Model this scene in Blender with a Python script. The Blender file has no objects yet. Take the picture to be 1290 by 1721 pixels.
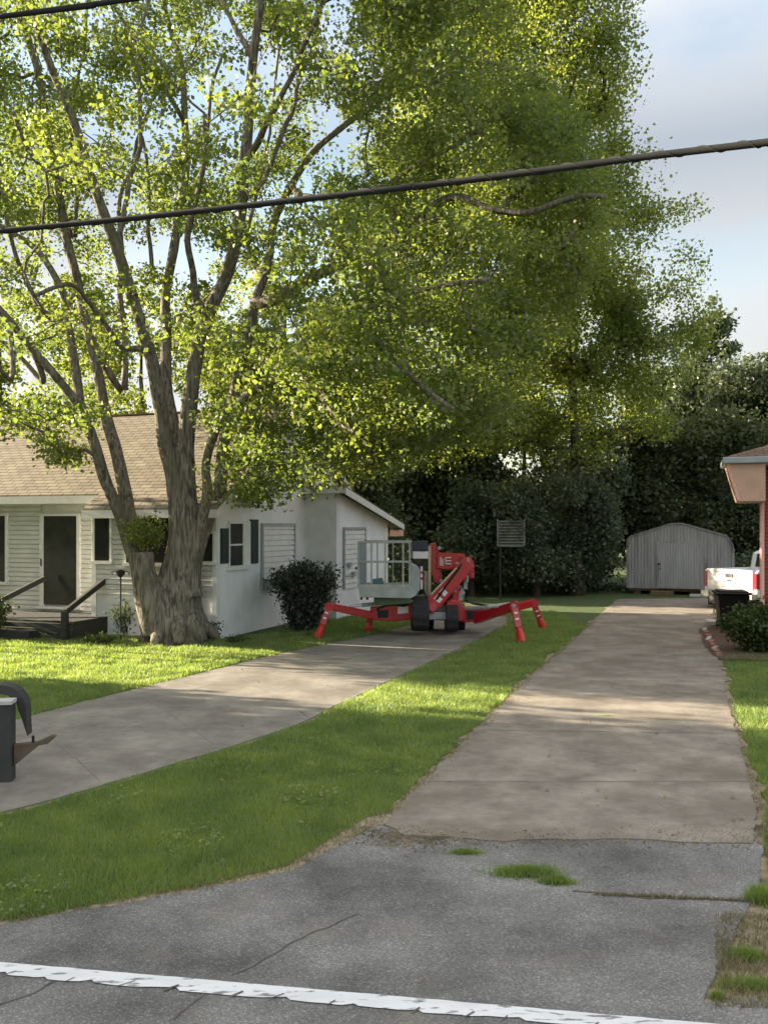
import bpy, bmesh, math, random
import numpy as np
from mathutils import Vector, Matrix, noise
R = math.radians
random.seed(7); rng = np.random.default_rng(11)
sc = bpy.context.scene
COL = sc.collection

# ------------------------------------------------------------------ camera
FP, HY, CX, CH = 1500.0, 885.0, 645.0, 2.5      # focal (px of the photo), horizon row, centre column, eye height
cam_d = bpy.data.cameras.new('camera'); cam = bpy.data.objects.new('camera', cam_d); COL.objects.link(cam)
cam.location = (0, 0, CH); cam.rotation_euler = (R(90), 0, 0)
cam_d.sensor_fit = 'VERTICAL'; cam_d.sensor_height = 24; cam_d.lens = 24*FP/1721
cam_d.shift_y = (HY-860.5)/1721; cam_d.clip_end = 2000; cam_d.clip_start = .05
sc.camera = cam
# ------------------------------------------------------------------ light
SUN_EL = R(14); SUN_H = Vector((-.95, .31, 0)).normalized()
SUN = Vector((SUN_H.x*math.cos(SUN_EL), SUN_H.y*math.cos(SUN_EL), math.sin(SUN_EL)))
w = bpy.data.worlds.new("World"); sc.world = w; w.use_nodes = True
nt = w.node_tree; nt.nodes.clear()
wo = nt.nodes.new('ShaderNodeOutputWorld'); bg = nt.nodes.new('ShaderNodeBackground')
sky = nt.nodes.new('ShaderNodeTexSky'); sky.sky_type = 'NISHITA'; sky.sun_disc = False
sky.sun_elevation = SUN_EL; sky.sun_rotation = math.atan2(SUN.x, SUN.y)
sky.air_density = 1.2; sky.dust_density = 1.5; sky.ozone_density = 1.0
tc = nt.nodes.new('ShaderNodeTexCoord'); mp = nt.nodes.new('ShaderNodeMapping'); mp.inputs['Scale'].default_value = (2.2, 2.2, 5.5)
mp.inputs['Location'].default_value = (.35, .1, .42)
nz = nt.nodes.new('ShaderNodeTexNoise'); nz.inputs['Scale'].default_value = 1.3; nz.inputs['Detail'].default_value = 6; nz.inputs['Roughness'].default_value = .5
cr = nt.nodes.new('ShaderNodeValToRGB'); cr.color_ramp.elements[0].position = .28; cr.color_ramp.elements[1].position = .60
cmx = nt.nodes.new('ShaderNodeMix'); cmx.data_type = 'RGBA'
sepz = nt.nodes.new('ShaderNodeSeparateXYZ'); rz_ = nt.nodes.new('ShaderNodeValToRGB')
nt.links.new(tc.outputs['Generated'], sepz.inputs[0]); nt.links.new(sepz.outputs[2], rz_.inputs[0])
e_ = rz_.color_ramp.elements; e_[0].position = .05; e_[0].color = (2.1,2.1,2.15,1); e_[1].position = .75; e_[1].color = (5.4,5.2,5.0,1)
k_ = e_.new(.24); k_.color = (2.35,2.35,2.35,1)
k_ = e_.new(.38); k_.color = (1.4,1.58,1.8,1)
nt.links.new(rz_.outputs[0], cmx.inputs['B'])
L = nt.links.new
L(tc.outputs['Generated'], mp.inputs['Vector']); L(mp.outputs[0], nz.inputs['Vector']); L(nz.outputs['Fac'], cr.inputs[0])
L(cr.outputs[0], cmx.inputs['Factor']); L(sky.outputs[0], cmx.inputs['A']); L(cmx.outputs['Result'], bg.inputs['Color'])
bg.inputs['Strength'].default_value = .065
L(bg.outputs[0], wo.inputs[0])
sd = bpy.data.lights.new('sun', 'SUN'); sd.energy = 4.6; sd.angle = R(.5); sd.color = (1, .84, .62)
so = bpy.data.objects.new('sun', sd); COL.objects.link(so); so.rotation_euler = SUN.to_track_quat('Z', 'Y').to_euler(); so.location = (-20, 10, 20)
sc.view_settings.view_transform = 'Standard'; sc.view_settings.look = 'None'; sc.view_settings.gamma = 1
sc.view_settings.exposure = 2.5
sc.cycles.max_bounces = 6; sc.cycles.transparent_max_bounces = 8

# ------------------------------------------------------------------ helpers
def G(px, py, z=0.0):
    D = FP*(CH-z)/(py-HY); return Vector(((px-CX)/FP*D, D, z))
def P(px, py, D):
    return Vector(((px-CX)/FP*D, D, CH-(py-HY)/FP*D))
class MB:
    def __init__(s): s.v = []; s.f = []
    def add(s, vs, fs):
        b = len(s.v); s.v += [tuple(v) for v in vs]; s.f += [tuple(b+i for i in f) for f in fs]; return s
    def box(s, x0, x1, y0, y1, z0, z1, M=None):
        vs = [Vector((x, y, z)) for z in (z0, z1) for y in (y0, y1) for x in (x0, x1)]
        if M is not None: vs = [M @ v for v in vs]
        return s.add(vs, [(0,2,3,1),(4,5,7,6),(0,1,5,4),(2,6,7,3),(0,4,6,2),(1,3,7,5)])
    def bar(s, a, b, w, h, up=(0,0,1), w2=None, h2=None):
        a = Vector(a); b = Vector(b); d = (b-a).normalized(); up = Vector(up)
        if abs(d.dot(up)) > .98: up = Vector((1,0,0))
        x = d.cross(up).normalized(); y = x.cross(d).normalized()
        w2 = w if w2 is None else w2; h2 = h if h2 is None else h2
        vs = [a+x*(sx*w/2)+y*(sy*h/2) for sx, sy in ((-1,-1),(1,-1),(1,1),(-1,1))] + [b+x*(sx*w2/2)+y*(sy*h2/2) for sx, sy in ((-1,-1),(1,-1),(1,1),(-1,1))]
        return s.add(vs, [(3,2,1,0),(4,5,6,7),(0,1,5,4),(1,2,6,5),(2,3,7,6),(3,0,4,7)])
    def tube(s, pts, rad, n=8, cap=True, rough=0, seed=0):
        pts = [Vector(p) for p in pts]
        if not hasattr(rad, '__len__'): rad = [rad]*len(pts)
        b = len(s.v); px = None
        for i, p in enumerate(pts):
            d = (pts[min(i+1, len(pts)-1)]-pts[max(i-1, 0)])
            if d.length < 1e-9: d = Vector((0,0,1))
            d.normalize()
            if px is None:
                px = d.orthogonal().normalized()
            else:
                px = (px-d*px.dot(d)); px = px.normalized() if px.length > 1e-6 else d.orthogonal().normalized()
            py = d.cross(px)
            for k in range(n):
                a = 2*math.pi*k/n; q = px*math.cos(a)+py*math.sin(a); r = rad[i]
                if rough: r *= 1+rough*noise.noise((p+q*rad[i])*2.2+Vector((seed,0,0)))
                s.v.append(tuple(p+q*r))
        for i in range(len(pts)-1):
            for k in range(n):
                k2 = (k+1) % n
                s.f.append((b+i*n+k, b+i*n+k2, b+(i+1)*n+k2, b+(i+1)*n+k))
        if cap:
            s.f.append(tuple(b+k for k in reversed(range(n)))); s.f.append(tuple(b+(len(pts)-1)*n+k for k in range(n)))
        return s
    def cyl(s, a, b, r, n=16, r2=None): return s.tube([a, b], [r, r if r2 is None else r2], n)
    def prism(s, poly, y0, y1, M=None):           # poly in (x, z), extruded along y
        n = len(poly); vs = [Vector((x, y0, z)) for x, z in poly]+[Vector((x, y1, z)) for x, z in poly]
        if M is not None: vs = [M @ v for v in vs]
        return s.add(vs, [tuple(range(n)), tuple(reversed(range(n, 2*n)))]+[(i, i+n, (i+1) % n+n, (i+1) % n) for i in range(n)])
    def prism_x(s, poly, x0, x1):                 # poly in (y, z), extruded along x
        n = len(poly); vs = [Vector((x0, y, z)) for y, z in poly]+[Vector((x1, y, z)) for y, z in poly]
        return s.add(vs, [tuple(reversed(range(n))), tuple(range(n, 2*n))]+[((i+1) % n, (i+1) % n+n, i+n, i) for i in range(n)])
    def build(s, name, m, parent=None, smooth=False, bevel=0, loc=None, rz=0):
        me = bpy.data.meshes.new(name); me.from_pydata(s.v, [], s.f); me.update()
        bm = bmesh.new(); bm.from_mesh(me); bmesh.ops.recalc_face_normals(bm, faces=bm.faces); bm.to_mesh(me); bm.free()
        o = bpy.data.objects.new(name, me); COL.objects.link(o); me.materials.append(m)
        if smooth: me.polygons.foreach_set('use_smooth', [True]*len(me.polygons))
        if bevel:
            md = o.modifiers.new('bevel', 'BEVEL'); md.width = bevel; md.segments = 2; md.limit_method = 'ANGLE'; md.angle_limit = R(35)
        if parent: o.parent = parent
        if loc is not None: o.location = loc
        o.rotation_euler.z = rz
        return o
def tag(o, label=None, cat=None, group=None, kind=None):
    if label: o['label'] = label
    if cat: o['category'] = cat
    if group: o['group'] = group
    if kind: o['kind'] = kind
    return o
def thing(name, label, cat, loc=(0,0,0), rz=0, group=None):
    o = bpy.data.objects.new(name, None); COL.objects.link(o); o.location = loc; o.rotation_euler = (0,0,rz)
    o.empty_display_size = .2
    return tag(o, label, cat, group)

# ------------------------------------------------------------------ materials
def mat(name, c, rough=.7, c2=None, scale=6, detail=5, lo=.35, hi=.65, bump=0, bscale=None, metal=0, spec=.4, stretch=None, coat=0, c3=None, s3=1.2, l3=.5, h3=.65):
    m = bpy.data.materials.new(name); m.use_nodes = True; n = m.node_tree.nodes; l = m.node_tree.links.new
    b = n['Principled BSDF']; b.inputs['Base Color'].default_value = (*c, 1); b.inputs['Roughness'].default_value = rough
    b.inputs['Metallic'].default_value = metal; b.inputs['Specular IOR Level'].default_value = spec; b.inputs['Coat Weight'].default_value = coat
    t = n.new('ShaderNodeTexCoord'); vec = t.outputs['Object']
    if stretch:
        mpn = n.new('ShaderNodeMapping'); mpn.inputs['Scale'].default_value = stretch; l(vec, mpn.inputs[0]); vec = mpn.outputs[0]
    out = None
    if c2:
        nz = n.new('ShaderNodeTexNoise'); nz.inputs['Scale'].default_value = scale; nz.inputs['Detail'].default_value = detail; l(vec, nz.inputs['Vector'])
        r = n.new('ShaderNodeValToRGB'); r.color_ramp.elements[0].position = lo; r.color_ramp.elements[1].position = hi
        r.color_ramp.elements[0].color = (*c, 1); r.color_ramp.elements[1].color = (*c2, 1); l(nz.outputs['Fac'], r.inputs[0]); out = r.outputs[0]
    if c3:
        nz3 = n.new('ShaderNodeTexNoise'); nz3.inputs['Scale'].default_value = s3; nz3.inputs['Detail'].default_value = 4; l(vec, nz3.inputs['Vector'])
        r3 = n.new('ShaderNodeMapRange'); r3.inputs['From Min'].default_value = l3; r3.inputs['From Max'].default_value = h3; l(nz3.outputs['Fac'], r3.inputs['Value'])
        mx = n.new('ShaderNodeMix'); mx.data_type = 'RGBA'; mx.inputs['B'].default_value = (*c3, 1)
        if out: l(out, mx.inputs['A'])
        else: mx.inputs['A'].default_value = (*c, 1)
        l(r3.outputs[0], mx.inputs['Factor']); out = mx.outputs['Result']
    if out: l(out, b.inputs['Base Color'])
    if bump:
        nb = n.new('ShaderNodeTexNoise'); nb.inputs['Scale'].default_value = bscale or scale*3; nb.inputs['Detail'].default_value = 6; l(vec, nb.inputs['Vector'])
        bp = n.new('ShaderNodeBump'); bp.inputs['Strength'].default_value = 1; bp.inputs['Distance'].default_value = bump; l(nb.outputs['Fac'], bp.inputs['Height']); l(bp.outputs[0], b.inputs['Normal'])
    return m
def leafmat(name, a, b_, tr, k=.5, gloss=.04):
    m = bpy.data.materials.new(name); m.use_nodes = True; n = m.node_tree.nodes; n.clear(); l = m.node_tree.links.new
    o = n.new('ShaderNodeOutputMaterial'); d = n.new('ShaderNodeBsdfDiffuse'); t = n.new('ShaderNodeBsdfTranslucent'); g = n.new('ShaderNodeBsdfGlossy')
    g.inputs['Roughness'].default_value = .45
    ge = n.new('ShaderNodeNewGeometry'); tc_ = n.new('ShaderNodeTexCoord'); nz = n.new('ShaderNodeTexNoise'); nz.inputs['Scale'].default_value = .45; nz.inputs['Detail'].default_value = 3
    l(tc_.outputs['Object'], nz.inputs['Vector'])
    ad = n.new('ShaderNodeMath'); ad.operation = 'MULTIPLY_ADD'; ad.inputs[1].default_value = .55; l(ge.outputs['Random Per Island'], ad.inputs[0])
    mr = n.new('ShaderNodeMapRange'); mr.inputs['From Min'].default_value = .35; mr.inputs['From Max'].default_value = .65; mr.inputs['To Max'].default_value = .5; l(nz.outputs['Fac'], mr.inputs[0]); l(mr.outputs[0], ad.inputs[2])
    r = n.new('ShaderNodeValToRGB'); r.color_ramp.elements[0].color = (*a, 1); r.color_ramp.elements[1].color = (*b_, 1); l(ad.outputs[0], r.inputs[0]); l(r.outputs[0], d.inputs[0])
    r2 = n.new('ShaderNodeValToRGB'); r2.color_ramp.elements[0].color = (tr[0]*.62, tr[1]*.78, tr[2]*.9, 1); r2.color_ramp.elements[1].color = (*tr, 1); l(ad.outputs[0], r2.inputs[0]); l(r2.outputs[0], t.inputs[0])
    m1 = n.new('ShaderNodeMixShader'); m1.inputs[0].default_value = k; l(d.outputs[0], m1.inputs[1]); l(t.outputs[0], m1.inputs[2])
    m2 = n.new('ShaderNodeMixShader'); m2.inputs[0].default_value = gloss; l(m1.outputs[0], m2.inputs[1]); l(g.outputs[0], m2.inputs[2]); l(m2.outputs[0], o.inputs[0])
    return m
M = {}
M['grass_base'] = mat('grass_soil', (.05,.075,.025), .95, (.08,.12,.035), 9, bump=.02, c3=(.09,.09,.035), s3=1.1, l3=.6, h3=.75)
M['blade'] = leafmat('grass_blades', (.065,.12,.04), (.28,.36,.11), (.46,.56,.08), .45, .05)
M['blade'].node_tree.nodes['Noise Texture'].inputs['Scale'].default_value = 1.6
M['dryblade'] = leafmat('dry_grass_blades', (.17,.15,.07), (.34,.29,.16), (.24,.2,.09), .3, .03)
M['bark'] = None
M['concrete'] = mat('driveway_concrete', (.13,.112,.09), .9, (.33,.295,.245), 1.5, 9, .32, .68, bump=.004, bscale=60, c3=(.17,.135,.105), s3=.8, l3=.48, h3=.66)
M['concrete2'] = mat('stained_concrete', (.13,.118,.10), .9, (.30,.275,.235), 1.3, 9, .32, .68, bump=.004, bscale=60, c3=(.15,.13,.11), s3=.7, l3=.5, h3=.68)
for k_ in ('concrete','concrete2'):
    for n_ in M[k_].node_tree.nodes:
        if n_.type == 'TEX_NOISE' and n_.inputs['Scale'].default_value < 5: n_.inputs['Roughness'].default_value = .72; n_.inputs['Detail'].default_value = 13
M['sand'] = mat('sandy_edge', (.20,.16,.10), .95, (.34,.28,.19), 14, bump=.012, bscale=60, c3=(.09,.085,.04), s3=4, l3=.5, h3=.65)
M['rust'] = mat('red_mulch', (.15,.09,.07), .95, (.09,.06,.045), 20, bump=.02)
M['joint'] = mat('joint_dirt', (.17,.16,.14), .95, (.27,.25,.22), 2)
M['crack'] = mat('crack_dirt', (.085,.08,.072), .95, (.14,.13,.11), 9)
M['line'] = mat('road_paint', (.72,.73,.74), .6, (.60,.61,.62), 8, 8, .45, .75, bump=.003, bscale=90, c3=(.22,.22,.215), s3=30, l3=.58, h3=.66, stretch=(.28,1,1))
M['siding'] = mat('cream_siding', (.66,.65,.61), .6, (.58,.57,.53), 3)
M['stucco'] = mat('painted_block', (.80,.80,.80), .8, (.72,.72,.73), 1.8, bump=.003, bscale=25, c3=(.60,.62,.63), s3=.9, l3=.55, h3=.8)
M['white'] = mat('white_trim', (.74,.74,.72), .5, (.66,.66,.63), 5)
M['darkglass'] = mat('dark_screen', (.028,.028,.026), .14, (.04,.04,.036), 4)
M['shutter'] = mat('dark_green_shutter', (.02,.03,.028), .6)
M['wood_dark'] = mat('dark_stained_wood', (.028,.03,.028), .8, (.045,.046,.042), 8, stretch=(1,1,6), bump=.003)
M['red'] = mat('red_machine_paint', (.50,.014,.022), .32, (.40,.012,.018), 3, coat=.4, spec=.5)
M['red2'] = mat('foot_red_paint', (.62,.03,.02), .4, (.5,.02,.016), 8)
M['rubber'] = mat('tyre_rubber', (.022,.022,.026), .8, (.035,.035,.036), 12, bump=.004)
M['alu'] = mat('aluminium_tube', (.42,.44,.43), .45, (.30,.32,.31), 5, metal=.35)
M['grp'] = mat('grey_green_shell', (.42,.44,.43), .5, (.32,.35,.34), 5)
M['steel'] = mat('bright_steel', (.62,.62,.62), .3, metal=.7)
M['black'] = mat('black_plastic', (.012,.012,.014), .5)
M['decal'] = mat('white_decal', (.78,.74,.74), .5)
M['brass'] = mat('cream_strip', (.55,.48,.34), .5)
M['shedmetal'] = mat('galvanised_ribbed_steel', (.40,.395,.395), .55, (.31,.305,.31), 1.6, 6, metal=.15, stretch=(3,3,.5), c3=(.20,.19,.19), s3=1.2, l3=.55, h3=.75)
M['sheddoor'] = mat('shed_door_steel', (.43,.435,.44), .5, (.36,.36,.37), 2, metal=.15, stretch=(3,3,.5))
M['truckwhite'] = mat('white_car_paint', (.76,.77,.80), .25, coat=.5)
M['chrome'] = mat('chrome', (.7,.7,.7), .2, metal=.9)
M['taillight'] = mat('red_lens', (.38,.01,.02), .2, coat=.6)
M['salmon'] = mat('pink_glow_soffit', (.64,.40,.30), .6, (.52,.32,.24), 2)  # pink bounced light on the soffit is put into this base colour
M['sun_pink'] = mat('sun_tinted_downspout', (.74,.42,.34), .5)  # warm sunlight on the pipe is mixed into its colour
M['greytrim'] = mat('grey_gutter', (.36,.40,.42), .45, (.30,.33,.35), 4)
M['cable'] = mat('cable_black', (.010,.011,.011), .8, (.018,.019,.018), 8)
M['mail'] = mat('charcoal_plastic', (.035,.036,.036), .6, (.05,.05,.048), 6)
M['brownwood'] = mat('brown_bracket_wood', (.085,.065,.045), .8, (.12,.09,.06), 9)
M['brick_loose'] = mat('loose_brick', (.28,.11,.08), .9, (.38,.24,.19), 9, bump=.004)
M['pale_block'] = mat('pale_stone', (.5,.5,.47), .8, (.4,.4,.37), 8)
M['timber'] = mat('weathered_timber', (.20,.13,.07), .85, (.13,.09,.055), 7)
def barkmat(name, a, b_, sc_=1.0):
    m = bpy.data.materials.new(name); m.use_nodes = True; n = m.node_tree.nodes; l = m.node_tree.links.new; b = n['Principled BSDF']; b.inputs['Roughness'].default_value = .95; b.inputs['Specular IOR Level'].default_value = .15
    t = n.new('ShaderNodeTexCoord'); mpn = n.new('ShaderNodeMapping'); mpn.inputs['Scale'].default_value = (13*sc_,13*sc_,1.7*sc_); l(t.outputs['Object'], mpn.inputs[0])
    wn = n.new('ShaderNodeTexNoise'); wn.inputs['Scale'].default_value = 1.6; wn.inputs['Detail'].default_value = 8; wn.inputs['Distortion'].default_value = .45; l(mpn.outputs[0], wn.inputs['Vector'])
    n2 = n.new('ShaderNodeTexNoise'); n2.inputs['Scale'].default_value = 1.4; l(t.outputs['Object'], n2.inputs['Vector'])
    r = n.new('ShaderNodeValToRGB'); r.color_ramp.elements[0].position = .34; r.color_ramp.elements[1].position = .66; r.color_ramp.elements[0].color = (*a, 1); r.color_ramp.elements[1].color = (*b_, 1); l(wn.outputs['Fac'], r.inputs[0])
    mx = n.new('ShaderNodeMix'); mx.data_type = 'RGBA'; mx.inputs['B'].default_value = (.14,.13,.085,1); l(r.outputs[0], mx.inputs['A'])
    mr = n.new('ShaderNodeMapRange'); mr.inputs['From Min'].default_value = .5; mr.inputs['From Max'].default_value = .75; l(n2.outputs['Fac'], mr.inputs[0]); l(mr.outputs[0], mx.inputs['Factor']); l(mx.outputs['Result'], b.inputs['Base Color'])
    bp = n.new('ShaderNodeBump'); bp.inputs['Strength'].default_value = 1; bp.inputs['Distance'].default_value = .05; l(wn.outputs['Fac'], bp.inputs['Height']); l(bp.outputs[0], b.inputs['Normal'])
    return m
M['bark'] = barkmat('maple_bark', (.075,.064,.052), (.30,.265,.225))
M['bark_dark'] = barkmat('dark_bark', (.03,.026,.02), (.10,.085,.065), .8)
def asphalt(name):
    m = bpy.data.materials.new(name); m.use_nodes = True; n = m.node_tree.nodes; l = m.node_tree.links.new; b = n['Principled BSDF']; b.inputs['Roughness'].default_value = .9; b.inputs['Specular IOR Level'].default_value = .25
    t = n.new('ShaderNodeTexCoord')
    def NZ(s, d, rg=.5):
        x = n.new('ShaderNodeTexNoise'); x.inputs['Scale'].default_value = s; x.inputs['Detail'].default_value = d; x.inputs['Roughness'].default_value = rg; l(t.outputs['Object'], x.inputs['Vector']); return x
    vo = n.new('ShaderNodeTexVoronoi'); vo.inputs['Scale'].default_value = 120; l(t.outputs['Object'], vo.inputs['Vector'])
    r = n.new('ShaderNodeValToRGB'); e = r.color_ramp.elements; e[0].position = .0; e[0].color = (.15,.145,.138,1); e[1].position = 1; e[1].color = (.38,.37,.35,1)
    k = e.new(.62); k.color = (.215,.21,.20,1); k = e.new(.86); k.color = (.255,.248,.236,1)
    sx = n.new('ShaderNodeSeparateColor'); l(vo.outputs['Color'], sx.inputs[0]); l(sx.outputs[0], r.inputs[0])
    big = NZ(.9, 6, .6); r2 = n.new('ShaderNodeMapRange'); r2.inputs['From Min'].default_value = .35; r2.inputs['From Max'].default_value = .68; r2.inputs['To Min'].default_value = .5; r2.inputs['To Max'].default_value = 1.25; l(big.outputs['Fac'], r2.inputs[0])
    mul = n.new('ShaderNodeMix'); mul.data_type = 'RGBA'; mul.blend_type = 'MULTIPLY'; mul.inputs['Factor'].default_value = 1; l(r.outputs[0], mul.inputs['A']); l(r2.outputs[0], mul.inputs['B'])
    br = NZ(1.7, 5); r3 = n.new('ShaderNodeMapRange'); r3.inputs['From Min'].default_value = .56; r3.inputs['From Max'].default_value = .75; r3.inputs['To Max'].default_value = .5; l(br.outputs['Fac'], r3.inputs[0])
    mx = n.new('ShaderNodeMix'); mx.data_type = 'RGBA'; mx.inputs['B'].default_value = (.25,.22,.17,1); l(mul.outputs['Result'], mx.inputs['A']); l(r3.outputs[0], mx.inputs['Factor']); l(mx.outputs['Result'], b.inputs['Base Color'])
    bp = n.new('ShaderNodeBump'); bp.inputs['Strength'].default_value = .9; bp.inputs['Distance'].default_value = .006; l(sx.outputs[0], bp.inputs['Height']); l(bp.outputs[0], b.inputs['Normal'])
    return m
M['asphalt'] = asphalt('worn_asphalt')
def brickmat(name, c1, c2, mo, bw, bh, ms=.01, vertical=True, bump=.01, rough=.9, stretch=(1,1,1)):
    m = bpy.data.materials.new(name); m.use_nodes = True; n = m.node_tree.nodes; l = m.node_tree.links.new; b = n['Principled BSDF']; b.inputs['Roughness'].default_value = rough; b.inputs['Specular IOR Level'].default_value = .2
    t = n.new('ShaderNodeTexCoord'); sp = n.new('ShaderNodeSeparateXYZ'); l(t.outputs['Object'], sp.inputs[0]); cb = n.new('ShaderNodeCombineXYZ')
    ad = n.new('ShaderNodeMath'); l(sp.outputs[0], ad.inputs[0]); l(sp.outputs[1], ad.inputs[1])
    if vertical: l(ad.outputs[0], cb.inputs[0]); l(sp.outputs[2], cb.inputs[1])
    else: l(sp.outputs[0], cb.inputs[0]); l(sp.outputs[1], cb.inputs[1])
    br = n.new('ShaderNodeTexBrick'); br.inputs['Scale'].default_value = 1; br.inputs['Brick Width'].default_value = bw; br.inputs['Row Height'].default_value = bh; br.inputs['Mortar Size'].default_value = ms
    br.inputs['Color1'].default_value = (*c1,1); br.inputs['Color2'].default_value = (*c2,1); br.inputs['Mortar'].default_value = (*mo,1); l(cb.outputs[0], br.inputs['Vector'])
    nz = n.new('ShaderNodeTexNoise'); nz.inputs['Scale'].default_value = 2.2; nz.inputs['Detail'].default_value = 6; l(t.outputs['Object'], nz.inputs['Vector'])
    mr = n.new('ShaderNodeMapRange'); mr.inputs['To Min'].default_value = .65; mr.inputs['To Max'].default_value = 1.35; l(nz.outputs['Fac'], mr.inputs[0])
    mul = n.new('ShaderNodeMix'); mul.data_type = 'RGBA'; mul.blend_type = 'MULTIPLY'; mul.inputs['Factor'].default_value = 1; l(br.outputs['Color'], mul.inputs['A']); l(mr.outputs[0], mul.inputs['B']); l(mul.outputs['Result'], b.inputs['Base Color'])
    bp = n.new('ShaderNodeBump'); bp.inputs['Distance'].default_value = bump; bp.invert = True; l(br.outputs['Fac'], bp.inputs['Height']); l(bp.outputs[0], b.inputs['Normal'])
    return m
M['shingle'] = brickmat('tan_shingles', (.27,.235,.18), (.20,.172,.135), (.075,.065,.05), .33, .14, .012, False)
M['shingle_brown'] = brickmat('brown_shingles', (.20,.13,.09), (.15,.10,.07), (.05,.04,.03), .33, .14, .012, False)
M['brick'] = brickmat('red_brick', (.30,.075,.045), (.22,.055,.035), (.25,.20,.17), .21, .075, .008)
M['leaf_a'] = leafmat('maple_leaves', (.06,.10,.028), (.15,.175,.045), (.31,.37,.05), .48)
M['leaf_c'] = leafmat('olive_green_leaves', (.065,.105,.03), (.17,.19,.05), (.42,.47,.055), .50)
M['leaf_b'] = leafmat('deep_green_leaves', (.032,.07,.018), (.08,.115,.024), (.22,.30,.035), .42)
M['leaf_dark'] = leafmat('dark_evergreen_leaves', (.055,.085,.055), (.13,.16,.09), (.17,.20,.07), .34)
M['leaf_mid'] = leafmat('wood_edge_leaves', (.045,.065,.03), (.10,.12,.05), (.18,.20,.05), .35)
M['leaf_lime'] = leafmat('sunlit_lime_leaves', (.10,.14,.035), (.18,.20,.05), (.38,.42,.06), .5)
M['leaf_holly'] = leafmat('dark_shrub_leaves', (.03,.042,.036), (.07,.085,.065), (.05,.08,.03), .25, .07)
M['leaf_box'] = leafmat('garden_shrub_leaves', (.03,.055,.015), (.07,.10,.02), (.16,.22,.03), .35)

# ------------------------------------------------------------------ numpy leaf meshes
def leaf_mesh(name, pos, size, m, parent=None, droop=.25, up=.35, aspect=.75):
    n = len(pos); pos = np.asarray(pos, float)
    nrm = rng.normal(size=(n,3)); nrm[:,2] += up*1.5; nrm /= np.linalg.norm(nrm, axis=1)[:,None]
    a = rng.normal(size=(n,3)); a[:,2] -= droop; a -= nrm*(a*nrm).sum(1)[:,None]; a /= np.linalg.norm(a, axis=1)[:,None]
    b = np.cross(nrm, a); s = size*rng.uniform(.5, 1.3, n)[:,None]
    v = np.empty((n,4,3)); v[:,0] = pos-a*s*.5; v[:,1] = pos+b*s*.5*aspect-a*s*.05+nrm*s*.12; v[:,2] = pos+a*s*.5-nrm*s*.06; v[:,3] = pos-b*s*.5*aspect-a*s*.05+nrm*s*.12
    me = bpy.data.meshes.new(name); me.vertices.add(4*n); me.vertices.foreach_set('co', v.reshape(-1))
    me.loops.add(4*n); me.loops.foreach_set('vertex_index', np.arange(4*n, dtype=np.int32))
    me.polygons.add(n); me.polygons.foreach_set('loop_start', np.arange(0, 4*n, 4, dtype=np.int32)); me.polygons.foreach_set('loop_total', np.full(n, 4, dtype=np.int32))
    me.update(calc_edges=True); me.materials.append(m)
    o = bpy.data.objects.new(name, me); COL.objects.link(o)
    if parent: o.parent = parent
    return o
def inpoly(x, y, poly):
    c = np.zeros(len(x), bool); n = len(poly)
    for i in range(n):
        x1, y1 = poly[i][0], poly[i][1]; x2, y2 = poly[i-1][0], poly[i-1][1]
        if y1 == y2: continue
        c ^= ((y1 > y) != (y2 > y)) & (x < (x2-x1)*(y-y1)/(y2-y1)+x1)
    return c
def blades(name, pts, h, wd, m, z=0.0, lean=.95):
    n = len(pts); a = rng.uniform(0, 2*np.pi, n); hv = np.sin(pts[:,0]*5.1+np.sin(pts[:,1]*3.3)*2)*np.sin(pts[:,1]*4.3+np.sin(pts[:,0]*2.7)*2); H = h*rng.uniform(.45, 1.4, n)*(1+.35*hv); W = wd*rng.uniform(.7, 1.3, n)
    dx, dy = np.cos(a), np.sin(a); la = rng.uniform(0, 2*np.pi, n); lr = H*lean*rng.uniform(.1, 1, n)
    v = np.zeros((n,3,3)); v[:,0,0] = pts[:,0]-dx*W/2; v[:,0,1] = pts[:,1]-dy*W/2; v[:,1,0] = pts[:,0]+dx*W/2; v[:,1,1] = pts[:,1]+dy*W/2
    v[:,2,0] = pts[:,0]+np.cos(la)*lr; v[:,2,1] = pts[:,1]+np.sin(la)*lr; v[:,:,2] = z; v[:,2,2] = z+H
    me = bpy.data.meshes.new(name); me.vertices.add(3*n); me.vertices.foreach_set('co', v.reshape(-1)); me.loops.add(3*n); me.loops.foreach_set('vertex_index', np.arange(3*n, dtype=np.int32))
    me.polygons.add(n); me.polygons.foreach_set('loop_start', np.arange(0, 3*n, 3, dtype=np.int32)); me.polygons.foreach_set('loop_total', np.full(n, 3, dtype=np.int32))
    me.update(calc_edges=True); me.materials.append(m); o = bpy.data.objects.new(name, me); COL.objects.link(o); return o

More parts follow.
